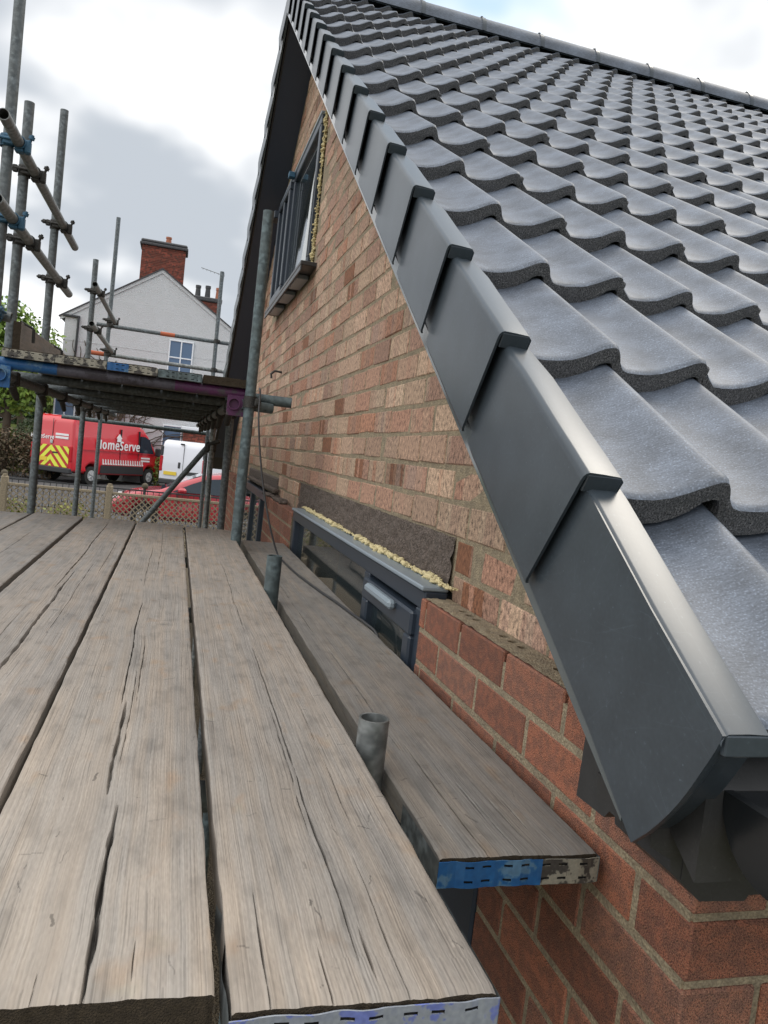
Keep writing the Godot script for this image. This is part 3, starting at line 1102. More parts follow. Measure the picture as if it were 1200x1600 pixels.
func tile_mesh(left_flat: float, s: int) -> ArrayMesh:
	var amp := 0.036
	var pit := 0.159
	var th := 0.043
	var len_ := 0.42
	var xs := []
	var ts := [0.0, 0.03, 0.07, 0.13, 0.24, 0.36, 0.5, 0.62, 0.72, 0.80, 0.86, 0.90, 0.935, 0.965, 0.985]
	if left_flat > 0.0:
		xs.push_back([-left_flat, 0.02])
		xs.push_back([-left_flat * 0.3, 0.02])
	else:
		xs.push_back([0.004, 0.37])
	for wv in 2:
		for t in ts:
			if wv == 0 and t <= 0.07:
				continue
			xs.push_back([(wv + t) * pit, wave(t)])
	xs.push_back([2 * pit - 0.001, 0.44])
	xs.push_back([2 * pit + 0.006, 0.27])
	var top := []
	var uvs := []
	var zs := [0.0015, -0.004, -0.012, -0.1, -0.2, -0.3, -len_]
	var jn := noise(s + 200, 30.0, 2)
	for j in zs.size():
		var row := []
		var ur := []
		for p in xs:
			var y: float = (p[1] - 1.0) * amp
			if j == 0:
				y -= 0.005
			elif j == 1:
				y -= 0.0012
			var z: float = zs[j]
			if j < 2:
				z += jn.get_noise_1d(p[0]) * 0.0022
			row.push_back(Vector3(p[0], y, z))
			ur.push_back(Vector2(p[0] * 1.6 + s * 0.37, zs[j] * 1.6 + s * 0.21))
		top.push_back(row)
		uvs.push_back(ur)
	var m := ArrayMesh.new()
	var b := MB.new()
	b.sheet(top, true, uvs)
	b.into(m, M.tile)
	# front face, rough; right flank; underside
	b = MB.new()
	var fr := []
	var dn := noise(s + 300, 70.0, 2)
	for j in 5:
		var row := []
		for k in xs.size():
			var p: Array = xs[k]
			var y: float = (p[1] - 1.0) * amp - 0.005 - (th - 0.006) * j / 4.0
			var arch := 0.0
			if j >= 3:
				arch = smoothstep(0.55, 0.95, p[1]) * 0.011 * (j - 2) * 0.5
			var z := 0.0015 - 0.003 * j / 4.0
			if j > 0 and j < 4:
				z += dn.get_noise_2d(p[0], y) * 0.004
			elif j == 0:
				z += jn.get_noise_1d(p[0]) * 0.0022
			row.push_back(Vector3(p[0], y + arch + dn.get_noise_2d(p[0] + 4.0, y) * (0.001 if j == 4 else 0.0), z))
		fr.push_back(row)
	b.sheet(fr, false)
	var und := []
	for j in 2:
		var row := []
		for k in xs.size():
			var q: Vector3 = fr[4][k]
			row.push_back(Vector3(q.x, q.y, q.z if j == 0 else -len_))
		und.push_back(row)
	b.sheet(und, false)
	var e: Vector3 = top[2][xs.size() - 1]
	b.quad(e, e + Vector3(0, 0, -len_ + 0.02), e + Vector3(0, -0.017, -len_ + 0.02), e + Vector3(0, -0.017, 0.008), Vector3.RIGHT)
	# the interlocking under-lap on the left side, seen end-on below the neighbour's roll
	if left_flat <= 0.0:
		b.box(Vector3(-0.030, -0.0265, -len_), Vector3(0.006, -0.0125, -0.004), 0.003)
	b.into(m, M.tile_edge)
	return m

func cap_mesh(mirror: float) -> ArrayMesh:
	# origin: outer top corner of the lower end; x inwards, y normal to the slope, -z up the slope (times mirror)
	var prof := [[0.002, -0.182], [0.0, -0.176], [0.0, -0.10], [0.0, -0.012], [0.0008, -0.006], [0.003, -0.002], [0.007, 0.0], [0.025, -0.0005], [0.046, -0.002], [0.048, -0.004], [0.048, -0.024]]
	var st := [[0.0, 0.0, 0.0], [0.05, 0.0005, -0.001], [0.12, 0.004, -0.006], [0.25, 0.010, -0.013], [0.34, 0.015, -0.021], [0.42, 0.018, -0.028]]
	var rows := []
	for s in st:
		var row := []
		for p in prof:
			var lean: float = 0.014 * (-p[1] / 0.18)
			var px: float = minf(p[0] + s[1], 0.056)
			row.push_back(Vector3(px, p[1] + s[2], -(s[0] + lean) * mirror))
		rows.push_back(row)
	var b := MB.new()
	b.sheet(rows, mirror > 0.0)
	# thickness at the lower edge and a returned lip across the flange
	var lo: Array = rows[0]
	for k in lo.size() - 1:
		var i0: Vector3 = lo[k] + Vector3(0.004, -0.004 if k > 4 else 0.0, 0)
		var i1: Vector3 = lo[k + 1] + Vector3(0.004, -0.004 if k + 1 > 4 else 0.0, 0)
		b.quad(lo[k], lo[k + 1], i1, i0, Vector3(0, 0, mirror))
		b.quad(i0, i1, i1 + Vector3(0, 0, -0.03 * mirror), i0 + Vector3(0, 0, -0.03 * mirror), Vector3(1, -1, 0))
	b.box(Vector3(0.006, -0.026, -0.004), Vector3(0.0485, -0.003, 0.0005), 0.001)
	return mk(b, M.verge)

func build_roof(house: Node3D) -> void:
	var roof := Node3D.new()
	roof.name = "roof"
	roof.set_meta("label", "new roof of dark grey wavy concrete pantiles")
	house.add_child(roof)
	# deck below the tiles, both slopes
	var b := MB.new()
	var t0 := 0.14
	var t1 := 0.225
	b.prism(pv([-0.56, yc(-0.56) - t0, APEX_Z, yc(APEX_Z) - t0, -10.24, yc(-10.24) - t0, -10.24, yc(-10.24) - t1, APEX_Z, yc(APEX_Z) - t1, -0.56, yc(-0.56) - t1]), 0, 0.480, 7.2)
	part("roof_deck", roof, mk(b, M.dark_plastic))
	var c := cos(PITCH)
	var s := sin(PITCH)
	var inner := []
	var first := []
	for k in 5:
		inner.push_back(tile_mesh(0.0, k * 3 + 1))
		first.push_back(tile_mesh(0.024, k * 3 + 2))
	rng.seed = 404
	var rest_a := MB.new()
	var rest_b := MB.new()
	for r in 18:
		var sl := 0.595 + 0.345 * r
		var down := 0.005
		if r == 17:
			sl = 6.40
		if r == 0:
			sl = 0.640
			down = 0.022
		for k in 21:
			var m: ArrayMesh = (first if k == 0 else inner)[rng.randi() % 5]
			var at := Vector3(0.492 + 0.318 * k + rng.randf_range(-0.001, 0.001), -0.493 + sl * s - down + rng.randf_range(-0.0012, 0.0012), -sl * c + rng.randf_range(-0.002, 0.002))
			var rot := Vector3(PITCH - 0.108 + rng.randf_range(-0.003, 0.003), 0, rng.randf_range(-0.003, 0.003))
			if k < 6 + r * 0.8:
				var o := part("roof_tile", roof, m, at)
				o.rotation = rot
				if r == 17:
					o.scale.z = 0.3
			else:
				var xf := Transform3D(Basis.from_euler(rot) * Basis.from_scale(Vector3(1, 1, 0.3 if r == 17 else 1.0)), at)
				for q in [[rest_a, 0], [rest_b, 1]]:
					var mb: MB = q[0]
					mb.xf = xf
					var arr := m.surface_get_arrays(q[1])
					var base := mb.v.size()
					for e in arr[Mesh.ARRAY_VERTEX].size():
						mb.vert(arr[Mesh.ARRAY_VERTEX][e], arr[Mesh.ARRAY_NORMAL][e], arr[Mesh.ARRAY_TEX_UV][e])
					for e in arr[Mesh.ARRAY_INDEX]:
						mb.ix.push_back(base + e)
	var rm_ := ArrayMesh.new()
	rest_a.into(rm_, M.tile)
	rest_b.into(rm_, M.tile_edge)
	part("tiling", roof, rm_).set_meta("kind", "stuff")
	# far slope, plain sheet with the same fall, out of sight
	b = MB.new()
	b.prism(pv([APEX_Z - 0.08, yc(APEX_Z - 0.08) - 0.02, -10.3, yc(-10.3) - 0.02, -10.3, yc(-10.3) - 0.1, APEX_Z - 0.08, yc(APEX_Z - 0.08) - 0.1]), 0, 0.50, 7.2)
	part("far_slope", roof, mk(b, M.tile))
	# ridge tiles
	var ry := yc(APEX_Z) - 0.082
	var rprof := []
	for k in 13:
		var t := PI * (0.03 + 0.94 * k / 12.0)
		rprof.push_back(Vector2(cos(t) * 0.09, pow(sin(t), 0.8) * 0.142))
	var rm := MB.new()
	var rows := []
	for x in [0.0, 0.444]:
		var row := []
		for p in rprof:
			row.push_back(Vector3(x, p.y, p.x))
		rows.push_back(row)
	rm.sheet(rows, true)
	var rows2 := []
	for q in [rows[0], rows[1]]:
		var inn := []
		for p in q:
			inn.push_back(Vector3(p.x, p.y * 0.84, p.z * 0.84))
		for k in q.size() - 1:
			rm.quad(q[k], q[k + 1], inn[k + 1], inn[k], Vector3(-1 if q == rows[0] else 1, 0, 0))
		rows2.push_back(inn)
	rm.sheet(rows2, false)
	var ridge := mk(rm, M.tile)
	var um := MB.new()
	rows = []
	for x in [0.0, 0.03]:
		var row := []
		for p in rprof:
			row.push_back(Vector3(x, p.y * 1.035, p.x * 1.035))
		rows.push_back(row)
	um.sheet(rows, true)
	um.box(Vector3(0.006, 0.142, -0.014), Vector3(0.024, 0.16, 0.014), 0.004)
	var union := mk(um, M.verge)
	for k in 15:
		part("ridge_tile", roof, ridge, Vector3(0.45 + 0.45 * k, ry, APEX_Z))
		if k > 0:
			part("ridge_union", roof, union, Vector3(0.435 + 0.45 * k, ry, APEX_Z))
	# verge caps
	var cap := cap_mesh(1.0)
	var capf := cap_mesh(-1.0)
	for k in range(1, 17):
		var sl := 0.910 + 0.345 * (k - 1)
		var o := part("verge_cap", house, cap, Vector3(VERGE_X - 0.009, -0.493 + sl * s, -sl * c))
		o.rotation.x = PITCH
	for k in range(0, 17):
		var sl := 0.91 + 0.345 * (k - 1)
		var o := part("verge_cap", house, capf, Vector3(VERGE_X - 0.009, -0.493 + sl * s, 2.0 * APEX_Z + sl * c))
		o.rotation.x = -PITCH
	build_verge_end(house)
	# verge trim below the caps, barge board, soffit
	for side in 2:
		b = MB.new()
		var za := -0.63
		var zb := APEX_Z - 0.002
		var q := func(z: float, d: float) -> Vector2:
			return Vector2(z if side == 0 else 2.0 * APEX_Z - z, yu(z) + d)
		b.prism(PackedVector2Array([q.call(za, -0.012), q.call(zb, -0.012), q.call(zb, 0.024), q.call(za, 0.024)]), 0, 0.446, 0.4585)
		part("verge_trim", house, mk(b, M.trim))
		b = MB.new()
		b.prism(PackedVector2Array([q.call(za, 0.004), q.call(zb, 0.004), q.call(zb, 0.2), q.call(za, 0.2)]), 0, 0.467, 0.479)
		part("barge_board", house, mk(b, M.dark_plastic))
		b = MB.new()
		b.prism(PackedVector2Array([q.call(-0.80, 0.006), q.call(zb, 0.006), q.call(zb, 0.018), q.call(-0.80, 0.018)]), 0, 0.4795, 0.72)
		part("soffit", house, mk(b, M.soffit))

func build_verge_end(house: Node3D) -> void:
	# lowest verge cap with its curved end closure
	var curve := [Vector2(-0.505, -0.187), Vector2(-0.5105, -0.201), Vector2(-0.518, -0.215), Vector2(-0.527, -0.231), Vector2(-0.5355, -0.246), Vector2(-0.545, -0.261), Vector2(-0.555, -0.275), Vector2(-0.567, -0.290), Vector2(-0.581, -0.306), Vector2(-0.602, -0.326)]
	var low := [Vector2(-0.70, -0.254), Vector2(-0.80, -0.186), Vector2(-0.94, -0.092)]
	var up := [Vector2(-0.81, 0.020), Vector2(-0.757, -0.014), Vector2(-0.62, -0.109)]
	var poly := PackedVector2Array()
	for p in curve:
		poly.push_back(p)
	for p in low:
		poly.push_back(p)
	for p in up:
		poly.push_back(p)
	var b := MB.new()
	b.prism(poly, 0, VERGE_X, VERGE_X + 0.004)
	# rounded top arris and flange, following the upper line
	var line_ := [Vector2(-0.505, -0.187), Vector2(-0.62, -0.108), Vector2(-0.757, -0.013), Vector2(-0.81, 0.021)]
	var rows := []
	for k in line_.size():
		var p: Vector2 = line_[k]
		var row := []
		for a in [[0.0, -0.009], [0.0004, -0.0045], [0.0022, -0.0008], [0.006, 0.0014], [0.026, 0.0018], [0.045, 0.001], [0.047, -0.001], [0.047, -0.016]]:
			row.push_back(Vector3(VERGE_X + a[0], p.y + a[1], p.x))
		rows.push_back(row)
	b.sheet(rows, true)
	b.box(Vector3(VERGE_X + 0.004, -0.205, -0.5115), Vector3(VERGE_X + 0.0475, -0.1865, -0.5045), 0.0015)
	# closure: a curved sheet with a raised rib next to the face
	rows = []
	for k in range(1, curve.size()):
		var p: Vector2 = curve[k]
		var q: Vector2 = curve[k - 1]
		var nn := Vector2(-(p.y - q.y), p.x - q.x).normalized()
		if nn.x < 0:
			nn = -nn
		var row := []
		for a in [[0.002, -0.001], [0.006, 0.0], [0.012, -0.003], [0.014, -0.008], [0.018, -0.010], [0.049, -0.010], [0.051, -0.012], [0.051, -0.03]]:
			row.push_back(Vector3(VERGE_X + a[0], p.y + nn.y * a[1], p.x + nn.x * a[1]))
		rows.push_back(row)
	b.sheet(rows, true)
	for k in b.v.size():
		var q := b.v[k]
		q.x += 0.0035 * smoothstep(-0.60, -0.78, q.z)
		b.v[k] = q
	part("verge_cap_end", house, mk(b, M.verge), Vector3.ZERO, "lowest verge cap with a curved end closure at the eaves")
	# boxed eaves behind it
	b = MB.new()
	b.prism(pv([0.458, -0.30, 0.462, -0.331, 0.486, -0.344, 0.488, -0.357, 0.525, -0.387, 0.577, -0.389, 0.582, -0.383, 1.0, -0.383, 1.0, -0.25]), 2, -0.699, -0.602)
	part("box_end", house, mk(b, M.dark_plastic))
	b = MB.new()
	b.prism(pv([-0.842, -0.24, -0.847, -0.394, -0.782, -0.391, -0.766, -0.371, -0.766, -0.24]), 0, 0.53, 0.603)
	part("box_end", house, mk(b, M.dark_plastic))
	b = MB.new()
	b.prism(pv([-0.764, -0.24, -0.764, -0.358, -0.703, -0.352, -0.703, -0.24]), 0, 0.547, 0.603)
	part("box_end", house, mk(b, M.dark_plastic))
	b = MB.new()
	b.box(Vector3(1.0, -0.383, -0.699), Vector3(7.0, -0.365, -0.602))
	b.box(Vector3(0.50, -0.364, -0.612), Vector3(7.0, -0.215, -0.601))
	part("eaves_box", house, mk(b, M.dark_plastic))
	# half-round gutter with its stop end
	var gc := Vector2(-0.497, -0.257)
	var gr := 0.060
	rows = []
	for x in [0.502, 7.0]:
		var row := []
		for k in 17:
			var t := PI + PI * k / 16.0
			row.push_back(Vector3(x, gc.y + sin(t) * gr, gc.x + cos(t) * gr))
		rows.push_back(row)
	b = MB.new()
	b.sheet(rows, false)
	var pl := PackedVector2Array()
	for k in 17:
		var t := PI + PI * k / 16.0
		pl.push_back(Vector2(gc.x + cos(t) * (gr + 0.004), gc.y + sin(t) * (gr + 0.004)))
	b.prism(pl, 0, 0.498, 0.508)
	part("gutter", house, mk(b, M.black), Vector3.ZERO, "black half round gutter under the eaves")

func build_house() -> void:
	var house := thing("brick_house", "brick house under repair with dark pantile roof and exposed pink gable wall", "house")
	build_old_wall(house)
	build_red_leaf(house)
	build_windows(house)
	build_roof(house)
	# rooms behind the windows
	var b := MB.new()
	b.prism(pv([-0.82, GROUND, -0.82, yu(-0.82) - 0.1, APEX_Z, yu(APEX_Z) - 0.1, -9.9, yu(-9.9) - 0.1, -9.9, GROUND]), 0, 6.6, 6.8)
	b.box(Vector3(0.88, GROUND, -10.0), Vector3(6.6, -0.2, -9.91))
	b.prism(pv([-0.82, GROUND, -0.82, yu(-0.82) - 0.1, APEX_Z, yu(APEX_Z) - 0.1, -9.84, yu(-9.84) - 0.1, -9.84, GROUND]), 0, 3.0, 3.1)
	b.box(Vector3(0.88, GROUND, -0.98), Vector3(3.0, -0.3, -0.8))
	b.box(Vector3(0.88, GROUND, -5.0), Vector3(3.0, 1.0, -4.9))
	part("inner_wall", house, mk(b, M.plaster))
	b = MB.new()
	b.box(Vector3(0.88, GROUND, -9.85), Vector3(6.0, GROUND + 0.12, -0.8))
	b.box(Vector3(0.88, 0.05, -9.0), Vector3(6.0, 0.25, -1.9))
	part("inner_floor", house, mk(b, M.room))

# ------------------------------------------------------------------ scaffold boards
# cracks: [x, z from, z to, half width, depth]
func board_mesh(x0: float, x1: float, zn: float, zf: float, y: float, s: int, wood: int, cracks: Array, dz: float) -> ArrayMesh:
	var n_me := noise(s, 1.3, 2)
	var n_lo := noise(s + 1, 3.0, 2)
	var n_hi := noise(s + 2, 40.0, 2)
	var n_ed := noise(s + 3, 9.0, 3)
	var n_st := noise(s + 4, 4.5, 3)
	var n_cr := noise(s + 5, 14.0, 3)
	var cols := []
	var w := x1 - x0
	var k := 0.0
	while k <= 1.0001:
		cols.push_back(k)
		k += 1.0 / 34.0
	for c in [0.004, 0.010, 0.02, 0.98, 0.99, 0.996]:
		cols.push_back(c)
	for c in cracks:
		var u: float = (c[0] - x0) / w
		var e: float = c[3] / w
		for d in [-1.3, -0.9, -0.45, 0.0, 0.45, 0.9, 1.3]:
			cols.push_back(u + d * e)
	cols.sort()
	var us := [0.0]
	for c in cols:
		if c - us[-1] > 0.0012 and c < 1.0:
			us.push_back(c)
	us.push_back(1.0)
	var rows := []
	var uvs := []
	var cls := []
	var nrow := int((zn - zf) / dz)
	for j in nrow + 1:
		var z := lerpf(zn, zf, j / float(nrow))
		var row := []
		var ur := []
		var cr := []
		for u in us:
			var x: float = x0 + u * w
			var me: float = n_me.get_noise_2d(z * 1.0, 0.0) * 0.005 * sin(PI * u) + n_cr.get_noise_2d(z * 0.35, 5.0) * 0.002 * sin(PI * u)
			var hgt: float = n_lo.get_noise_2d(x * 2.0, z * 0.5) * 0.0014 + n_hi.get_noise_2d(x * 4.0, z * 0.35) * 0.0003
			var deep := 0.0
			for c in cracks:
				if z < c[1] and z > c[2]:
					var f: float = (c[1] - z) / (c[1] - c[2])
					var tp: float = sqrt(maxf(0.0, minf(1.0, minf(f if c[1] < zn - 0.002 else 1.0, 1.0 - f) * 5.0)))
					var hw: float = c[3] * 0.62 * tp * clampf(0.75 + 1.1 * n_cr.get_noise_2d(z * 1.2, c[0] * 40.0), 0.12, 1.25)
					var du: float = absf(x - c[0])
					if hw > 0.0002:
						deep = maxf(deep, c[4] * clampf((hw - du) / (hw * 0.35), 0.0, 1.0) * tp)
			hgt -= deep
			# worn long edges
			var ed: float = minf(u, 1.0 - u) * w
			var wear: float = 0.003 + 0.004 * maxf(0.0, n_ed.get_noise_2d(z, 3.0 if u < 0.5 else 8.0))
			if ed < wear:
				hgt -= pow(1.0 - ed / wear, 2.0) * wear * 0.6
			var zz := z
			if j == 0:
				zz += n_ed.get_noise_2d(x * 3.0, 1.0) * 0.002
				hgt -= 0.0015 + 0.0015 * absf(n_hi.get_noise_1d(x * 3.0))
			var xe: float = me
			if u == 0.0 or u == 1.0:
				xe = n_ed.get_noise_2d(z * 0.8, 20.0 + u * 7.0) * 0.0016
			row.push_back(Vector3(x + xe, y + hgt, zz))
			ur.push_back(Vector2((x - x0) / 0.95 + s * 0.247, -z / 4.3 if s < 30 else -z / 4.3 + s * 0.1))
			var st := n_st.get_noise_2d(x * 1.6, z * 0.5)
			var tint := Color(1, 1, 1).lerp(Color(0.86, 0.855, 0.85), clampf(st * 1.4, 0, 1))
			var rust := n_st.get_noise_2d(x * 3.0 + 40.0, z * 1.4)
			tint = tint.lerp(Color(1.02, 0.84, 0.68), clampf((rust - 0.42) * 3.2, 0, 0.6))
			var pale := n_st.get_noise_2d(x * 2.4 + 90.0, z * 1.1)
			tint = tint.lerp(Color(1.18, 1.17, 1.16), clampf((pale - 0.28) * 2.6, 0, 0.8))
			if deep > 0.0012:
				tint = tint * 0.8
			cr.push_back(tint)
		rows.push_back(row)
		uvs.push_back(ur)
		cls.push_back(cr)
	var m := ArrayMesh.new()
	var b := MB.new()
	b.sheet(rows, true, uvs, cls)
	b.into(m, M.wood[wood])
	b = MB.new()
	# long edges and underside
	for e in 2:
		var side := []
		var su := []
		for j in range(0, nrow + 1, 4):
			var p: Vector3 = rows[j][0 if e == 0 else us.size() - 1]
			side.push_back([p, Vector3(p.x, y - 0.019 + n_ed.get_noise_2d(p.z, 2.0) * 0.002, p.z), Vector3(p.x, y - 0.038, p.z)])
			su.push_back([Vector2(0.3 + s * 0.1, p.z / 4.3), Vector2(0.34 + s * 0.1, p.z / 4.3), Vector2(0.38 + s * 0.1, p.z / 4.3)])
		var p: Vector3 = rows[nrow][0 if e == 0 else us.size() - 1]
		side.push_back([p, Vector3(p.x, y - 0.019, p.z), Vector3(p.x, y - 0.038, p.z)])
		su.push_back([Vector2(0.3, p.z / 4.3), Vector2(0.34, p.z / 4.3), Vector2(0.38, p.z / 4.3)])
		b.sheet(side, e == 0, su)
	b.quad(Vector3(x0, y - 0.038, zn), Vector3(x1, y - 0.038, zn), Vector3(x1, y - 0.038, zf), Vector3(x0, y - 0.038, zf), Vector3.DOWN, [Vector2(0, 0), Vector2(0.5, 0), Vector2(0.5, (zn - zf) / 4.3), Vector2(0, (zn - zf) / 4.3)])
	b.into(m, M.wood[wood])
	b = MB.new()
	var er := []
	for j in 6:
		var row := []
		for i in us.size():
			var p: Vector3 = rows[0][i]
			var yy := lerpf(p.y, y - 0.038, j / 5.0)
			row.push_back(Vector3(p.x, yy, p.z + (n_hi.get_noise_2d(p.x * 2.0, yy * 2.0) * 0.003 if j > 0 else 0.0)))
		er.push_back(row)
	b.sheet(er, false)
	b.quad(Vector3(x0, y - 0.038, zf), Vector3(x1, y - 0.038, zf), Vector3(x1, y, zf), Vector3(x0, y, zf), Vector3.FORWARD)
	b.into(m, M.endgrain)
	return m

# steel end band: front plate with punched slots and two arms along the edges
func add_band(board: Node3D, x0: float, x1: float, z: float, y: float, m1: Material, m2: Material, split: float, peel := false) -> void:
	var hb := 0.034
	var b := MB.new()
	var a := MB.new()
	var n := noise(int(z * 900) + 3, 14.0, 2)
	var zf := z + 0.004
	# plate in short lengths so that it bends a little; slots are gaps between upper, middle and lower strips
	var xs := []
	var x := x0 - 0.003
	while x < x1 + 0.003:
		xs.push_back(x)
		x += 0.006
	xs.push_back(x1 + 0.003)
	for k in xs.size() - 1:
		var xa: float = xs[k]
		var xb: float = xs[k + 1]
		var ph := fposmod(xa - x0 - 0.03, 0.027)
		var in_slot := ph < 0.0115 and xa > x0 + 0.03 and xb < x1 - 0.012
		var za := zf + n.get_noise_1d(xa * 2.0) * 0.002
		var zb := zf + n.get_noise_1d(xb * 2.0) * 0.002
		var ya := y - 0.005 + n.get_noise_1d(xa * 1.5 + 7.0) * 0.0012
		var yb := y - 0.005 + n.get_noise_1d(xb * 1.5 + 7.0) * 0.0012
		var strips := [[0.0, hb]]
		if in_slot:
			strips = [[0.0, 0.0055], [0.009, 0.024], [0.0275, hb]]
		var t: MB = a if xa > lerpf(x0, x1, split) else b
		for st in strips:
			t.quad(Vector3(xa, ya - st[0], za), Vector3(xb, yb - st[0], zb), Vector3(xb, yb - st[1], zb), Vector3(xa, ya - st[1], za), Vector3.BACK)
			t.quad(Vector3(xa, ya - st[0], za), Vector3(xb, yb - st[0], zb), Vector3(xb, yb - st[0], zb - 0.0015), Vector3(xa, ya - st[0], za - 0.0015), Vector3.UP)
	for e in 2:
		var xx := x0 - 0.003 if e == 0 else x1 + 0.003
		var sx := -1.0 if e == 0 else 1.0
		var rows := []
		for k in 14:
			var zz := zf - 0.16 * k / 13.0
			var out := 0.0
			if peel and e == 0:
				out = 0.007 * sin(k * 0.5) * (k / 13.0)
			var yt := y - 0.004 + (0.004 * sin(k * 0.9) if peel and e == 0 else 0.0)
			rows.push_back([Vector3(xx + sx * out, yt, zz), Vector3(xx + sx * out, y - 0.02, zz), Vector3(xx + sx * out * 0.4, y - 0.038, zz)])
		var arm := MB.new()
		arm.sheet(rows, e == 0)
		part("band_arm", board, mk(arm, M.galv_dull))
	part("end_band", board, mk(b, m1))
	part("end_band", board, mk(a, m2))
	var d := MB.new()
	d.quad(Vector3(x0 + 0.01, y - 0.008, z + 0.0012), Vector3(x1 - 0.01, y - 0.008, z + 0.0012), Vector3(x1 - 0.01, y - 0.036, z + 0.0012), Vector3(x0 + 0.01, y - 0.036, z + 0.0012), Vector3.BACK)
	part("slot_shade_sheet", board, mk(d, M.slot_shade))  # added dark sheet: paints the shade seen through the punched slots

func board(x0: float, x1: float, zn: float, zf: float, y: float, s: int, wood: int, label: String, group: String, cracks := [], dz := 0.012) -> Node3D:
	var at := Vector3((x0 + x1) * 0.5, y - 0.038, (zn + zf) * 0.5)
	var o := thing("scaffold_board", label, "scaffold board", at, group)
	part("plank", o, board_mesh(x0, x1, zn, zf, y, s, wood, cracks, dz), -at)
	return o

func shift_parts(o: Node3D) -> void:
	for c in o.get_children():
		if c.position == Vector3.ZERO:
			c.position = -o.position

# ------------------------------------------------------------------ scaffold tubes
func coupler_mesh(m: Material) -> ArrayMesh:
	# right-angle coupler: origin on the upright's axis, the rail passes in front (+X side) along Z
	var b := MB.new()
	b.tube(Vector3(0, -0.026, 0), Vector3(0, 0.026, 0), 0.030, -1, 16, true)
	b.tube(Vector3(0.052, 0, -0.026), Vector3(0.052, 0, 0.026), 0.030, -1, 16, true)
	# hinge lug and bolt flap round the upright
	b.box(Vector3(-0.012, -0.022, 0.024), Vector3(0.034, 0.022, 0.040), 0.004)
	b.tube(Vector3(-0.075, 0.004, 0.030), Vector3(0.03, 0.0, 0.046), 0.0065, -1, 8)
	b.tube(Vector3(-0.066, 0.004, 0.031), Vector3(-0.05, 0.003, 0.034), 0.0135, -1, 6)
	b.box(Vector3(-0.05, -0.018, 0.018), Vector3(-0.024, 0.018, 0.040), 0.005)
	# the same round the rail, its bolt pointing out and up
	b.box(Vector3(0.034, -0.040, -0.022), Vector3(0.072, -0.024, 0.022), 0.005)
	b.tube(Vector3(0.078, -0.034, 0.0), Vector3(0.105, 0.046, 0.004), 0.0065, -1, 8)
	b.tube(Vector3(0.098, 0.026, 0.003), Vector3(0.103, 0.040, 0.004), 0.0135, -1, 6)
	b.box(Vector3(0.072, -0.040, -0.018), Vector3(0.100, 0.018, 0.018), 0.006)
	return mk(b, m)

func tube_part(sc: Node3D, called: String, p0: Vector3, p1: Vector3, m: Material, hollow := true, label := "") -> MeshInstance3D:
	var b := MB.new()
	b.tube(p0, p1, 0.02415, -1, 24, hollow)
	return part(called, sc, mk(b, m), Vector3.ZERO, label)

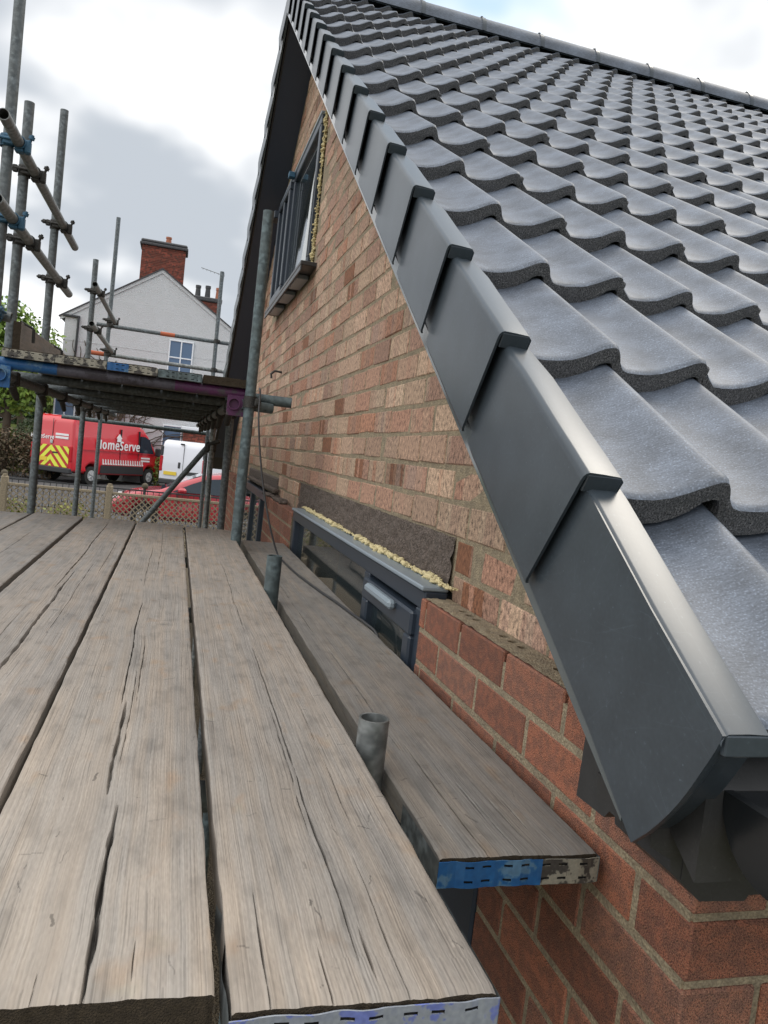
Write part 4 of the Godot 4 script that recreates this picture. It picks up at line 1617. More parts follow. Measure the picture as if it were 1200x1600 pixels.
func build_scaffold() -> void:
	var gd := "grey weathered boards of the near deck"
	# the lower deck, from the street side to the wall
	var o := board(-0.86, -0.638, -2.35, -3.97, -0.437, 11, 1, "scaffold board farthest from the brick wall, cut off by the photo edge", gd)
	o = board(-0.628, -0.408, -1.0, -4.03, -0.436, 12, 1, "grey scaffold board with its thick dark edge standing above a wide gap", gd, [[-0.52, -2.4, -3.4, 0.0012, 0.006]])
	o = board(-0.396, -0.160, -0.55, -4.05, -0.440, 13, 0, "scaffold board with one long wandering split and orange rust stains", gd, [[-0.263, -0.55, -2.5, 0.0042, 0.013], [-0.278, -2.2, -3.9, 0.0028, 0.009], [-0.225, -1.7, -2.7, 0.0012, 0.005], [-0.31, -1.2, -2.0, 0.001, 0.004], [-0.195, -2.4, -3.3, 0.001, 0.004]])
	o = board(-0.151, 0.070, -0.597, -4.04, -0.440, 14, 2, "scaffold board with a deep black split running in from its bare near end", gd, [[-0.030, -0.597, -0.93, 0.0042, 0.022], [-0.043, -0.95, -1.30, 0.0028, 0.012], [-0.034, -1.05, -1.5, 0.0010, 0.005], [-0.050, -1.28, -2.1, 0.0020, 0.009], [-0.027, -1.3, -1.75, 0.0012, 0.006], [-0.052, -2.3, -3.2, 0.0012, 0.005], [-0.105, -0.597, -0.66, 0.0014, 0.008], [0.005, -0.62, -0.70, 0.0008, 0.004], [-0.02, -2.6, -3.7, 0.0012, 0.004], [-0.068, -0.597, -0.63, 0.0010, 0.005]], 0.009)
	o = board(0.083, 0.307, -0.574, -4.0, -0.440, 15, 2, "scaffold board with violet flecked steel end band and long hairline splits", gd, [[0.200, -0.60, -1.7, 0.0018, 0.008], [0.193, -0.85, -1.3, 0.0011, 0.005], [0.198, -1.75, -3.0, 0.0013, 0.006], [0.232, -0.574, -0.80, 0.0012, 0.005], [0.114, -0.574, -0.74, 0.0013, 0.007], [0.166, -0.574, -0.64, 0.0010, 0.005], [0.247, -0.85, -1.35, 0.0008, 0.004], [0.21, -0.60, -0.67, 0.0016, 0.006]], 0.009)
	add_band(o, 0.083, 0.307, -0.574, -0.440, M.violet_paint, M.violet_paint, 0.5, true)
	shift_parts(o)
	o = board(0.366, 0.588, -0.872, -4.0, -0.485, 16, 3, "dark grey scaffold board against the red brickwork with a blue end band", gd, [[0.430, -0.872, -1.25, 0.0018, 0.008], [0.415, -1.2, -1.9, 0.0015, 0.007], [0.405, -1.9, -2.9, 0.001, 0.005], [0.475, -0.872, -1.05, 0.0014, 0.006], [0.50, -0.92, -1.02, 0.0022, 0.006], [0.47, -0.98, -1.08, 0.0024, 0.006], [0.52, -0.95, -1.0, 0.002, 0.005]], 0.011)
	add_band(o, 0.366, 0.588, -0.872, -0.485, M.blue_paint, M.worn_paint, 0.62)
	shift_parts(o)
	# the raised platform
	var gp := "boards of the raised platform"
	var ex := [-0.742, -0.533, -0.322, -0.108, 0.086, 0.288]
	var tell := ["platform board with pale steel band at the blue painted tube end", "platform board end with pale corner, second from the blue tube end", "platform board end with a worn blue band", "platform board end with a dark green sagging band", "brown platform board end nearest the brick wall"]
	var bands := [M.worn_paint, M.worn_paint, M.blue_paint, M.tube_green, M.endgrain]
	for k in 5:
		var sag: float = [0.0, 0.002, 0.001, -0.001, 0.0][k]
		var bb := board(ex[k] + 0.004, ex[k + 1] - 0.004, -3.60, -7.45, 0.299 + sag, 30 + k, 3, tell[k], gp, [], 0.08)
		if k < 4:
			add_band(bb, ex[k] + 0.004, ex[k + 1] - 0.004, -3.60, 0.299 + sag, bands[k], M.worn_paint if k == 2 else bands[k], 0.4)
		shift_parts(bb)
	for k in 5:
		board(ex[k] + 0.004, ex[k + 1] - 0.004, -7.47, -9.85, 0.299, 40 + k, 3, ["outermost far board of the raised platform, seen from below", "second far platform board in from the street, seen from below", "middle far board of the raised platform, seen from below", "far platform board next but one to the wall, seen from below", "far board of the raised platform nearest the wall, seen from below"][k], gp, [], 0.2)
	var tb := thing("toe_board", "weathered upright toe board along the outer side of the raised platform", "scaffold board", Vector3(-0.80, 0.3, -4.3))
	var b := MB.new()
	b.xf = Transform3D(Basis(Vector3.FORWARD, PI / 2), Vector3.ZERO)
	var tm := board_mesh(-0.19, 0.0, 0.02, -3.2, 0.0, 55, 0, [], 0.05)
	var ti := part("plank", tb, tm)
	ti.rotation.z = -PI / 2
	b = MB.new()
	for z in [-0.05, -1.05]:
		b.tube(Vector3(-0.02, 0.20, z), Vector3(0.045, 0.17, z), 0.006, -1, 8)
		b.tube(Vector3(0.045, 0.17, z), Vector3(0.045, 0.10, z - 0.01), 0.008, -1, 8)
	part("board_clip", tb, mk(b, M.coupler))
	# tubes and couplers
	var sc := thing("scaffold", "tube scaffold of grey standards, guard rails and painted transom beside the house", "scaffold", Vector3(-0.3, GROUND, -5.0))
	var LX := -0.852
	var g := GROUND + 0.02
	var dull: Material = M.galv_dull
	tube_part(sc, "standard", Vector3(LX, g, -3.90), Vector3(LX + 0.01, 2.35, -3.90), dull)
	tube_part(sc, "standard", Vector3(LX - 0.004, 0.18, -4.31), Vector3(LX, 1.565, -4.31), dull)
	tube_part(sc, "standard", Vector3(LX, g, -5.30), Vector3(LX, 1.93, -5.32), dull)
	tube_part(sc, "standard", Vector3(LX + 0.01, g, -7.60), Vector3(LX, 1.52, -7.60), dull)
	tube_part(sc, "standard", Vector3(-0.91, g, -9.95), Vector3(-0.905, 2.52, -9.95), dull)
	tube_part(sc, "standard", Vector3(0.306, g, -3.60), Vector3(0.304, 1.06, -3.60), M.tube_green, true, "green grey standard beside the gable wall")
	tube_part(sc, "standard", Vector3(0.345, g, -5.15), Vector3(0.320, 0.42, -5.15), dull)
	tube_part(sc, "standard", Vector3(0.335, g, -7.05), Vector3(0.30, 0.24, -7.05), M.galv)
	tube_part(sc, "standard", Vector3(0.385, g, -9.95), Vector3(0.35, 2.10, -9.95), dull)
	tube_part(sc, "standard", Vector3(0.337, g, -1.135), Vector3(0.337, -0.400, -1.135), M.galv, true, "short tube end standing between the boards near the camera")
	tube_part(sc, "standard", Vector3(0.330, g, -2.41), Vector3(0.330, -0.333, -2.41), M.tube_green, true, "short dark tube end farther along the gap")
	for y in [1.23, 0.893]:
		tube_part(sc, "guard_rail", Vector3(-0.80, y, -3.57), Vector3(-0.80, y, -5.86 if y > 1.0 else -5.77), M.galv)
		tube_part(sc, "guard_rail", Vector3(-0.80, y + 0.005, -7.22), Vector3(-0.80, y, -9.5), M.galv)
	tube_part(sc, "guard_rail", Vector3(-1.05, 1.25, -10.0), Vector3(0.55, 1.245, -10.0), dull)
	tube_part(sc, "guard_rail", Vector3(-1.05, 0.905, -10.0), Vector3(0.55, 0.89, -10.0), M.galv)
	for q in [[Vector3(-0.31, 1.2478, -10.0), Vector3(-0.14, 1.2473, -10.0)], [Vector3(-1.10, 0.9052, -10.0), Vector3(-0.94, 0.904, -10.0)]]:
		b = MB.new()
		b.tube(q[0], q[1], 0.0262, -1, 20)
		part("orange_mark", sc, mk(b, M.orange))
	# painted transom of the platform, in its coloured lengths, with end plates
	var ty := 0.236
	var segs := [[-0.78, -0.525, M.blue_paint], [-0.525, -0.03, M.grey_paint], [-0.03, 0.20, M.purple_paint], [0.20, 0.290, M.purple_paint]]
	for q in segs:
		b = MB.new()
		b.tube(Vector3(q[0], ty, -3.65), Vector3(q[1], ty, -3.65), 0.0245, -1, 24, false, q[0] < -0.7 or q[1] > 0.28)
		part("transom", sc, mk(b, q[2]))
	for q in [[0.205, 0.296, M.purple_paint, 0.236], [-0.80, -0.705, M.blue_paint, -0.745]]:
		b = MB.new()
		b.box(Vector3(q[0], 0.13, -3.63), Vector3(q[1], 0.225, -3.62), 0.002)
		part("end_plate", sc, mk(b, q[2]))
		b = MB.new()
		b.tube(Vector3(q[3], 0.184, -3.60), Vector3(q[3], 0.184, -3.66), 0.027, -1, 20, true)
		part("tube_socket", sc, mk(b, q[2]))
		b = MB.new()
		b.tube(Vector3(q[3], 0.184, -3.66), Vector3(q[3], 0.184, -9.9), 0.0241, -1, 18)
		part("ledger", sc, mk(b, dull))
		for k in 7:
			b = MB.new()
			b.tube(Vector3(q[3], 0.16, -3.85 - k * 0.8), Vector3(q[3], 0.10, -4.0 - k * 0.8), 0.02, 0.014, 10)
			b.box(Vector3(q[3] - 0.03, 0.15, -3.90 - k * 0.8), Vector3(q[3] + 0.03, 0.215, -3.84 - k * 0.8), 0.006)
			part("coupler", sc, mk(b, M.coupler))
	for z in [-4.6, -5.6, -6.6, -7.46, -8.5, -9.75]:
		tube_part(sc, "transom", Vector3(-0.95, ty, z), Vector3(0.36, ty, z), dull)
	tube_part(sc, "transom", Vector3(-1.35, 0.10, -9.98), Vector3(0.40, 0.095, -9.98), M.tube_green)
	# short tubes towards the wall beside the near standard
	tube_part(sc, "putlog", Vector3(0.20, 0.226, -3.70), Vector3(0.505, 0.224, -3.66), M.tube_green)
	tube_part(sc, "putlog", Vector3(0.27, 0.186, -3.62), Vector3(0.415, 0.186, -3.66), M.tube_green)
	# deck supports under the boards
	for z in [-1.19, -2.47, -3.54]:
		tube_part(sc, "transom", Vector3(-0.95, -0.551, z), Vector3(0.595, -0.551, z), dull)
	tube_part(sc, "ledger", Vector3(0.285, -0.60, -0.9), Vector3(0.285, -0.60, -4.0), dull)
	tube_part(sc, "ledger", Vector3(-0.80, -0.60, -0.9), Vector3(-0.80, -0.60, -4.0), dull)
	tube_part(sc, "brace", Vector3(0.29, -0.02, -7.1), Vector3(-0.86, -1.72, -7.55), dull)
	b = MB.new()
	b.box(Vector3(0.25, -0.10, -7.12), Vector3(0.345, 0.0, -7.03), 0.02)
	b.tube(Vector3(0.27, -0.03, -7.05), Vector3(0.37, 0.015, -7.0), 0.018, -1, 8)
	part("coupler", sc, mk(b, M.coupler))
	# couplers on the guard rails
	var cm := coupler_mesh(M.coupler)
	var cmb := coupler_mesh(M.coupler_blue)
	for q in [[-3.90, 1.23, cmb], [-4.31, 1.23, cm], [-5.31, 1.23, cm], [-4.31, 0.893, cm], [-5.31, 0.893, cm], [-3.90, 0.893, cmb], [-7.60, 1.235, cm], [-7.60, 0.898, cm]]:
		part("coupler", sc, q[2], Vector3(LX + 0.002, q[1], q[0]))
	for q in [[-9.46, 1.24], [-9.46, 0.90]]:
		part("coupler", sc, cm, Vector3(-0.86, q[1], q[0]))
	for q in [[-0.905, 1.25], [-0.905, 0.905], [0.36, 1.245], [0.36, 0.89]]:
		var c := part("coupler", sc, cm, Vector3(q[0], q[1], -9.95))
		c.rotation.y = PI / 2
	for q in [Vector3(0.306, 0.20, -3.60), Vector3(0.32, 0.19, -5.15), Vector3(0.31, 0.15, -7.05), Vector3(LX, 0.20, -5.30), Vector3(LX, 0.17, -7.6)]:
		var c := part("coupler", sc, cm, q)
		c.rotation.y = PI * 0.5
	# blue clamp and white tube stub at the frame edge
	tube_part(sc, "guard_rail", Vector3(-0.98, 0.49, -4.0), Vector3(-0.795, 0.47, -4.0), M.galv)
	part("coupler", sc, cmb, Vector3(LX, 0.48, -3.9)).rotation.y = PI / 2
	for c in sc.get_children():
		c.position -= sc.position
	# a hook in the wall and the cable
	var cb := thing("power_cable", "thin black cable hanging beside the scaffold pole and trailing over the wallside board", "cable", Vector3(0.5, -0.48, -3.0))
	var pts := [Vector3(0.345, 0.27, -3.62), Vector3(0.345, 0.24, -3.56), Vector3(0.340, 0.135, -3.48), Vector3(0.356, -0.002, -3.45), Vector3(0.385, -0.168, -3.42), Vector3(0.425, -0.33, -3.38), Vector3(0.470, -0.455, -3.36), Vector3(0.492, -0.478, -3.30), Vector3(0.498, -0.479, -3.1), Vector3(0.509, -0.479, -2.92), Vector3(0.534, -0.479, -2.647), Vector3(0.558, -0.479, -2.437), Vector3(0.570, -0.478, -2.28), Vector3(0.580, -0.476, -2.15), Vector3(0.594, -0.49, -2.06), Vector3(0.597, -0.56, -2.02)]
	var cv := Curve3D.new()
	for k in pts.size():
		var t: Vector3 = (pts[mini(k + 1, pts.size() - 1)] - pts[maxi(0, k - 1)]) / 6.0
		cv.add_point(pts[k] - cb.position, -t, t)
	cv.bake_interval = 0.02
	b = MB.new()
	var bp := []
	for p in cv.get_baked_points():
		bp.push_back(p)
	b.path(bp, 0.0042, 8)
	part("flex", cb, mk(b, M.cable))
	var hk := thing("wall_hook", "small rusty hook sticking out of the old bricks", "hook", Vector3(OLD_X, 0.55, -5.6))
	b = MB.new()
	b.path([Vector3(0.02, 0, 0), Vector3(-0.05, 0.005, 0), Vector3(-0.075, -0.02, 0), Vector3(-0.07, -0.05, 0.0)], 0.008, 8)
	part("bent_rod", hk, mk(b, M.coupler))

# ------------------------------------------------------------------ ground
func build_ground() -> void:
	M.earth = mat(Color(0.9, 0.88, 0.8), 0.97, T.grass, T.grit_n, 0.8, 0.5)
	M.asphalt = mat(Color(1, 1, 1), 0.9, T.asphalt, T.grit_n, 0.5, 0.8)
	M.kerb = mat(lin(0.34, 0.33, 0.31), 0.9, T.mortar, null, 0, 0.8)
	M.gravel = mat(lin(0.30, 0.27, 0.23), 0.97, T.mortar, T.grit_n, 1.0, 1.2)
	var b := MB.new()
	b.quad(Vector3(-200, GROUND - 0.02, 60), Vector3(200, GROUND - 0.02, 60), Vector3(200, GROUND - 0.02, -250), Vector3(-200, GROUND - 0.02, -250), Vector3.UP)
	struct("ground", mk(b, M.earth))
	b = MB.new()
	b.quad(Vector3(-9, GROUND, 3), Vector3(9, GROUND, 3), Vector3(9, GROUND, -16.3), Vector3(-9, GROUND, -16.3), Vector3.UP)
	struct("path", mk(b, M.gravel))
	b = MB.new()
	b.quad(Vector3(-60, GROUND + 0.02, -17.9), Vector3(60, GROUND + 0.02, -17.9), Vector3(60, GROUND + 0.02, -36.2), Vector3(-60, GROUND + 0.02, -36.2), Vector3.UP)
	struct("road", mk(b, M.asphalt))
	b = MB.new()
	b.box(Vector3(-60, GROUND - 0.1, -17.9), Vector3(60, GROUND + 0.12, -16.3), 0.01)
	struct("pavement", mk(b, M.kerb))

# ------------------------------------------------------------------ vehicles
func ring(prof: PackedVector2Array, inset: float) -> PackedVector2Array:
	var o := PackedVector2Array()
	var n := prof.size()
	for k in n:
		var a := (prof[k] - prof[(k + n - 1) % n]).normalized()
		var c := (prof[(k + 1) % n] - prof[k]).normalized()
		var t := (a + c).normalized()
		o.push_back(prof[k] + Vector2(-t.y, t.x) * inset)
	return o

func body_mesh(prof: PackedVector2Array, width: float, r: float, belt: float, tumble: float, m: Material) -> ArrayMesh:
	# counter-clockwise side profile (x forward, y up), width from z = -width to 0
	var b := MB.new()
	var rows := []
	var hw := width * 0.5
	var lay := []
	for q in [[hw, r], [hw - r * 0.12, r * 0.45], [hw - r * 0.45, r * 0.12], [hw - r, 0.0]]:
		lay.push_back([-q[0], q[1]])
	for k in [3, 2, 1, 0]:
		lay.push_back([-lay[k][0], lay[k][1]])
	for q in lay:
		var pr := ring(prof, q[1])
		var row := []
		for i in pr.size() + 1:
			var p := pr[i % pr.size()]
			var s: float = 1.0 - maxf(0.0, p.y - belt) * tumble / hw
			row.push_back(Vector3(p.x, p.y, q[0] * s - hw))
		rows.push_back(row)
	b.sheet(rows, false)
	for e in [0, rows.size() - 1]:
		var pr := ring(prof, r)
		var tr := Geometry2D.triangulate_polygon(prof)
		for k in range(0, tr.size(), 3):
			b.tri(rows[e][tr[k]], rows[e][tr[k + 1]], rows[e][tr[k + 2]], Vector3(0, 0, -1 if e == 0 else 1))
	return mk(b, m)

func arch(cx: float, cy: float, r: float, n := 9) -> Array:
	var o := []
	for k in n:
		var t := PI - PI * k / (n - 1.0)
		o.append_array([cx + cos(t) * r, cy + sin(t) * r])
	return o

func add_wheel(v: Node3D, x: float, z: float, r: float, s: float) -> void:
	var w := Node3D.new()
	w.name = "wheel"
	w.position = Vector3(x, r, z)
	v.add_child(w, true)
	var b := MB.new()
	b.tube(Vector3(0, 0, -0.1), Vector3(0, 0, 0.1), r, -1, 28)
	part("tyre", w, mk(b, M.tyre))
	b = MB.new()
	b.tube(Vector3(0, 0, 0.085 * s), Vector3(0, 0, 0.108 * s), r * 0.62, r * 0.58, 24)
	for k in 5:
		var t := TAU * k / 5.0
		b.tube(Vector3(cos(t), sin(t), 0) * r * 0.12 + Vector3(0, 0, 0.112 * s), Vector3(cos(t), sin(t), 0) * r * 0.52 + Vector3(0, 0, 0.112 * s), 0.03, 0.02, 6)
	part("rim", w, mk(b, M.rim))

# a flat panel laid on a vehicle side: polygon in x, y at depth z
func panel(v: Node, called: String, pts: Array, z0: float, z1: float, m: Material) -> MeshInstance3D:
	var b := MB.new()
	b.prism(pv(pts), 2, z0, z1)
	return part(called, v, mk(b, m))

func words(v: Node3D, text: String, size: float, at: Vector3, turn: float, m: Material, bold := 700) -> MeshInstance3D:
	var t := TextMesh.new()
	var f := SystemFont.new()
	f.font_names = PackedStringArray(["Droid Sans"])
	f.font_weight = bold
	t.font = f
	t.text = text
	t.font_size = 64
	t.pixel_size = size / 64.0
	t.depth = 0.008
	t.material = m
	var o := part("lettering", v, t, at)
	o.rotation.y = turn
	return o

func car_paint(r: float, g: float, b: float) -> StandardMaterial3D:
	var m := mat(lin(r, g, b), 0.32)
	m.clearcoat_enabled = true
	m.clearcoat = 1.0
	m.clearcoat_roughness = 0.06
	return m

func build_red_van() -> void:
	var v := thing("delivery_van", "tall red panel van with yellow chevrons on its rear doors", "van", Vector3(-3.753, GROUND + 0.02, -31.39))
	v.rotation.y = 0.964
	var W := 2.04
	var pr := [0.03, 0.48, 0.72, 0.44]
	pr.append_array(arch(1.15, 0.40, 0.42))
	pr.append_array([1.60, 0.40, 4.34, 0.40])
	pr.append_array(arch(4.80, 0.40, 0.42))
	pr.append_array([5.30, 0.36, 5.70, 0.34, 5.88, 0.44, 5.92, 0.75, 5.86, 1.02, 5.62, 1.20, 5.30, 1.32, 4.95, 1.75, 4.62, 2.14, 4.30, 2.40, 3.90, 2.55, 3.0, 2.60, 1.5, 2.61, 0.30, 2.60, 0.10, 2.52, 0.03, 2.30, 0.0, 1.4, 0.0, 0.70])
	part("body", v, body_mesh(pv(pr), W, 0.12, 1.25, 0.075, M.van_red))
	for s in [0.0, 1.0]:
		var z := -W if s == 0.0 else 0.0
		var d := -1.0 if s == 0.0 else 1.0
		for x in [1.15, 4.80]:
			add_wheel(v, x, z - d * 0.12, 0.36, d)
		panel(v, "side_cladding", [1.60, 0.47, 4.36, 0.47, 4.30, 0.80, 1.62, 0.80], z, z + d * 0.02, M.trim_dark)
		panel(v, "door_window", [4.02, 1.38, 4.98, 1.38, 4.62, 1.98, 4.30, 2.10, 4.02, 2.10], z - d * 0.05, z + d * 0.004, M.car_glass)
		panel(v, "door_seam", [3.93, 0.55, 3.945, 0.55, 3.945, 2.3, 3.93, 2.3], z - d * 0.08, z + d * 0.003, M.trim_dark)
		panel(v, "door_seam", [2.75, 0.85, 2.765, 0.85, 2.765, 2.3, 2.75, 2.3], z - d * 0.08, z + d * 0.003, M.trim_dark)
		panel(v, "body_crease", [0.3, 1.36, 5.3, 1.36, 5.3, 1.385, 0.3, 1.385], z - d * 0.02, z + d * 0.012, M.van_red)
		var mb := MB.new()
		mb.box(Vector3(5.02, 1.30, z), Vector3(5.14, 1.66, z + d * 0.26), 0.04)
		part("mirror", v, mk(mb, M.trim_dark))
		for k in 17:
			var x := 1.72 + k * 0.155
			panel(v, "check_mark", [x, 0.83, x + 0.11, 0.83, x + 0.11, 0.88, x + 0.06, 0.89, x + 0.04, 1.03, x - 0.02, 1.05], z, z + d * 0.008, M.mark_white)
	panel(v, "side_glazing_gap", [4.99, 1.38, 5.02, 1.38, 4.66, 1.98, 4.63, 1.98], -W + 0.02, -0.02, M.trim_dark)
	words(v, "HomeServe", 0.50, Vector3(2.62, 1.62, 0.004), 0.0, M.mark_white)
	panel(v, "white_house_shape", [2.45, 1.92, 2.62, 2.10, 2.79, 1.92, 2.74, 1.92, 2.74, 1.78, 2.50, 1.78, 2.50, 1.92], -0.02, 0.008, M.mark_white)  # plain white house-shaped panel above the lettering
	for y in [1.02, 1.14]:
		panel(v, "small_print", [4.12, y, 4.72, y, 4.72, y + 0.07, 4.12, y + 0.07], 0.0, 0.008, M.mark_white)
	# rear doors
	var r := MB.new()
	r.box(Vector3(-0.012, 0.62, -W + 0.16), Vector3(0.02, 1.42, -0.16))
	part("chevron_panel", v, mk(r, M.chev_red))
	var win := pv([-W + 0.16, 0.62, -0.16, 0.62, -0.16, 1.42, -W + 0.16, 1.42])
	for k in range(-1, 6):
		var y0 := 0.30 + k * 0.37
		for s in [-1.0, 1.0]:
			var c := -W * 0.5
			var q := PackedVector2Array([Vector2(c, y0 + 0.2), Vector2(c + s * 0.95, y0 - 0.75), Vector2(c + s * 0.95, y0 - 0.55), Vector2(c, y0 + 0.4)])
			for poly in Geometry2D.intersect_polygons(q, win):
				var m := MB.new()
				m.prism(poly, 0, -0.024, -0.012)
				part("chevron_stripe", v, mk(m, M.chev_yellow))
	r = MB.new()
	r.box(Vector3(-0.004, 0.5, -W * 0.5 - 0.008), Vector3(0.01, 2.45, -W * 0.5 + 0.008))
	part("door_seam", v, mk(r, M.trim_dark))
	r = MB.new()
	r.box(Vector3(-0.06, 0.40, -W + 0.03), Vector3(0.15, 0.60, -0.03), 0.03)
	part("rear_bumper", v, mk(r, M.trim_dark))
	r = MB.new()
	r.box(Vector3(-0.034, 0.80, -W + 0.32), Vector3(-0.02, 0.95, -W + 0.86))
	part("number_plate", v, mk(r, M.plate_yellow))
	for z in [-W + 0.02, -0.14]:
		r = MB.new()
		r.box(Vector3(-0.015, 0.85, z), Vector3(0.06, 1.45, z + 0.12), 0.02)
		part("tail_light", v, mk(r, M.lamp_red))
	words(v, "HomeServe", 0.21, Vector3(-0.014, 1.72, -W * 0.5 - 0.46), -PI / 2, M.mark_white)
	for y in [1.70, 1.82]:
		r = MB.new()
		r.box(Vector3(-0.014, y, -W * 0.5 + 0.16), Vector3(0.01, y + 0.08, -W * 0.5 + 0.78))
		part("small_print", v, mk(r, M.mark_white))
	r = MB.new()
	r.box(Vector3(-0.05, 1.48, -W * 0.5 - 0.07), Vector3(0.0, 1.62, -W * 0.5 + 0.07), 0.03)
	part("door_lock", v, mk(r, M.rim))
	r = MB.new()
	r.box(Vector3(-0.045, 1.12, -W * 0.5 + 0.08), Vector3(-0.02, 1.18, -W * 0.5 + 0.34), 0.01)
	part("door_handle", v, mk(r, M.trim_dark))

func build_white_van() -> void:
	var v := thing("white_van", "white panel van showing its windowless rear doors between the scaffold poles", "van", Vector3(1.194, GROUND + 0.02, -31.39))
	v.rotation.y = 1.157
	var W := 1.95
	var pr := [0.03, 0.45, 0.60, 0.42]
	pr.append_array(arch(1.0, 0.38, 0.37))
	pr.append_array([1.42, 0.38, 3.55, 0.38])
	pr.append_array(arch(3.95, 0.38, 0.37))
	pr.append_array([4.40, 0.36, 4.70, 0.40, 4.80, 0.7, 4.72, 0.98, 4.40, 1.16, 4.1, 1.28, 3.45, 1.88, 3.1, 2.04, 2.6, 2.12, 0.25, 2.12, 0.09, 2.05, 0.02, 1.8, 0.0, 1.0])
	part("body", v, body_mesh(pv(pr), W, 0.10, 1.1, 0.09, M.van_white))
	for s in [0.0, 1.0]:
		var z := -W if s == 0.0 else 0.0
		var d := -1.0 if s == 0.0 else 1.0
		for x in [1.0, 3.95]:
			add_wheel(v, x, z - d * 0.12, 0.33, d)
		panel(v, "door_window", [2.95, 1.25, 3.95, 1.25, 3.45, 1.76, 2.95, 1.80], z - d * 0.05, z + d * 0.003, M.car_glass)
		panel(v, "rub_strip", [1.42, 0.55, 3.55, 0.55, 3.55, 0.66, 1.42, 0.66], z, z + d * 0.015, M.trim_dark)
		var mb := MB.new()
		mb.box(Vector3(3.72, 1.16, z), Vector3(3.86, 1.48, z + d * 0.24), 0.05)
		part("mirror", v, mk(mb, M.van_white))
		mb = MB.new()
		var zz := -W + 0.01 if s == 0.0 else -0.15
		mb.box(Vector3(-0.02, 0.85, zz), Vector3(0.08, 1.46, zz + 0.14), 0.03)
		part("tail_light", v, mk(mb, M.lamp_red))
		mb = MB.new()
		mb.box(Vector3(-0.02, 1.47, zz), Vector3(0.08, 1.85, zz + 0.13), 0.03)
		part("corner_trim", v, mk(mb, M.trim_dark))
	var r := MB.new()
	r.box(Vector3(-0.006, 0.55, -W * 0.5 + 0.02), Vector3(0.01, 2.0, -W * 0.5 + 0.034))
	part("door_seam", v, mk(r, M.trim_dark))
	r = MB.new()
	r.box(Vector3(-0.02, 1.02, -W * 0.5 - 0.18), Vector3(0.01, 1.26, -W * 0.5 - 0.08), 0.02)
	part("door_handle", v, mk(r, M.trim_dark))
	r = MB.new()
	r.box(Vector3(-0.02, 0.72, -W + 0.22), Vector3(0.0, 0.86, -W + 0.76))
	part("number_plate", v, mk(r, M.plate_yellow))
	r = MB.new()
	r.box(Vector3(-0.018, 0.78, -W * 0.5 + 0.05), Vector3(0.0, 0.92, -0.2), 0.01)
	part("plate_recess", v, mk(r, M.trim_dark))
	r = MB.new()
	r.box(Vector3(-0.08, 0.36, -W + 0.04), Vector3(0.15, 0.56, -0.04), 0.04)
	part("rear_bumper", v, mk(r, M.trim_dark))
	r = MB.new()
	r.box(Vector3(-0.02, 1.96, -W * 0.5 - 0.14), Vector3(0.04, 2.02, -W * 0.5 + 0.02), 0.01)
	part("brake_light", v, mk(r, M.trim_dark))

func build_car(label: String, at: Vector3, paint: Material) -> void:
	var v := thing("parked_car", label, "car", at, "cars parked in the street")
	v.rotation.y = PI
	var W := 1.72
	var pr := [0.04, 0.40, 0.42, 0.32]
	pr.append_array(arch(0.76, 0.30, 0.33))
	pr.append_array([1.12, 0.26, 2.98, 0.26])
	pr.append_array(arch(3.32, 0.30, 0.33))
	pr.append_array([3.70, 0.28, 3.98, 0.32, 4.08, 0.50, 4.04, 0.68, 3.80, 0.82, 3.40, 0.92, 3.02, 0.98, 2.45, 1.25, 2.05, 1.40, 1.60, 1.47, 1.10, 1.47, 0.60, 1.40, 0.26, 1.20, 0.06, 0.98, 0.0, 0.72])
	part("body", v, body_mesh(pv(pr), W, 0.13, 0.9, 0.22, paint))
	for s in [0.0, 1.0]:
		var z := -W if s == 0.0 else 0.0
		var d := -1.0 if s == 0.0 else 1.0
		for x in [0.76, 3.32]:
			add_wheel(v, x, z - d * 0.12, 0.30, d)
		var tz := -d * 0.085
		var b := MB.new()
		b.xf = Transform3D(Basis(Vector3.RIGHT, -d * 0.21), Vector3(0, 0.95, z + d * 0.006))
		b.prism(pv([1.62, 0.02, 2.72, 0.02, 2.30, 0.24, 2.0, 0.37, 1.62, 0.42]), 2, -0.012, 0.012)
		part("door_window", v, mk(b, M.car_glass))
		b = MB.new()
		b.xf = Transform3D(Basis(Vector3.RIGHT, -d * 0.21), Vector3(0, 0.95, z + d * 0.006))
		b.prism(pv([0.58, 0.10, 0.72, 0.02, 1.56, 0.02, 1.56, 0.42, 1.1, 0.42, 0.72, 0.36]), 2, -0.012, 0.012)
		part("door_window", v, mk(b, M.car_glass))
		b = MB.new()
		b.box(Vector3(2.42, 0.94, z), Vector3(2.62, 1.08, z + d * 0.2), 0.05)
		part("mirror", v, mk(b, paint))
		panel(v, "door_seam", [1.585, 0.4, 1.60, 0.4, 1.60, 0.95, 1.585, 0.95], z - d * 0.05, z + d * 0.003, M.trim_dark)
		panel(v, "door_seam", [2.60, 0.4, 2.615, 0.4, 2.615, 0.92, 2.60, 0.92], z - d * 0.05, z + d * 0.003, M.trim_dark)
		b = MB.new()
		b.box(Vector3(3.84, 0.60, z - d * 0.34), Vector3(4.05, 0.74, z - d * 0.06), 0.03)
		part("headlight", v, mk(b, M.rim))
	var ws := MB.new()
	ws.quad(Vector3(3.0, 1.0, -W + 0.16), Vector3(3.0, 1.0, -0.16), Vector3(2.1, 1.405, -0.25), Vector3(2.1, 1.405, -W + 0.25), Vector3(1, 2, 0))
	part("windscreen", v, mk(ws, M.car_glass))

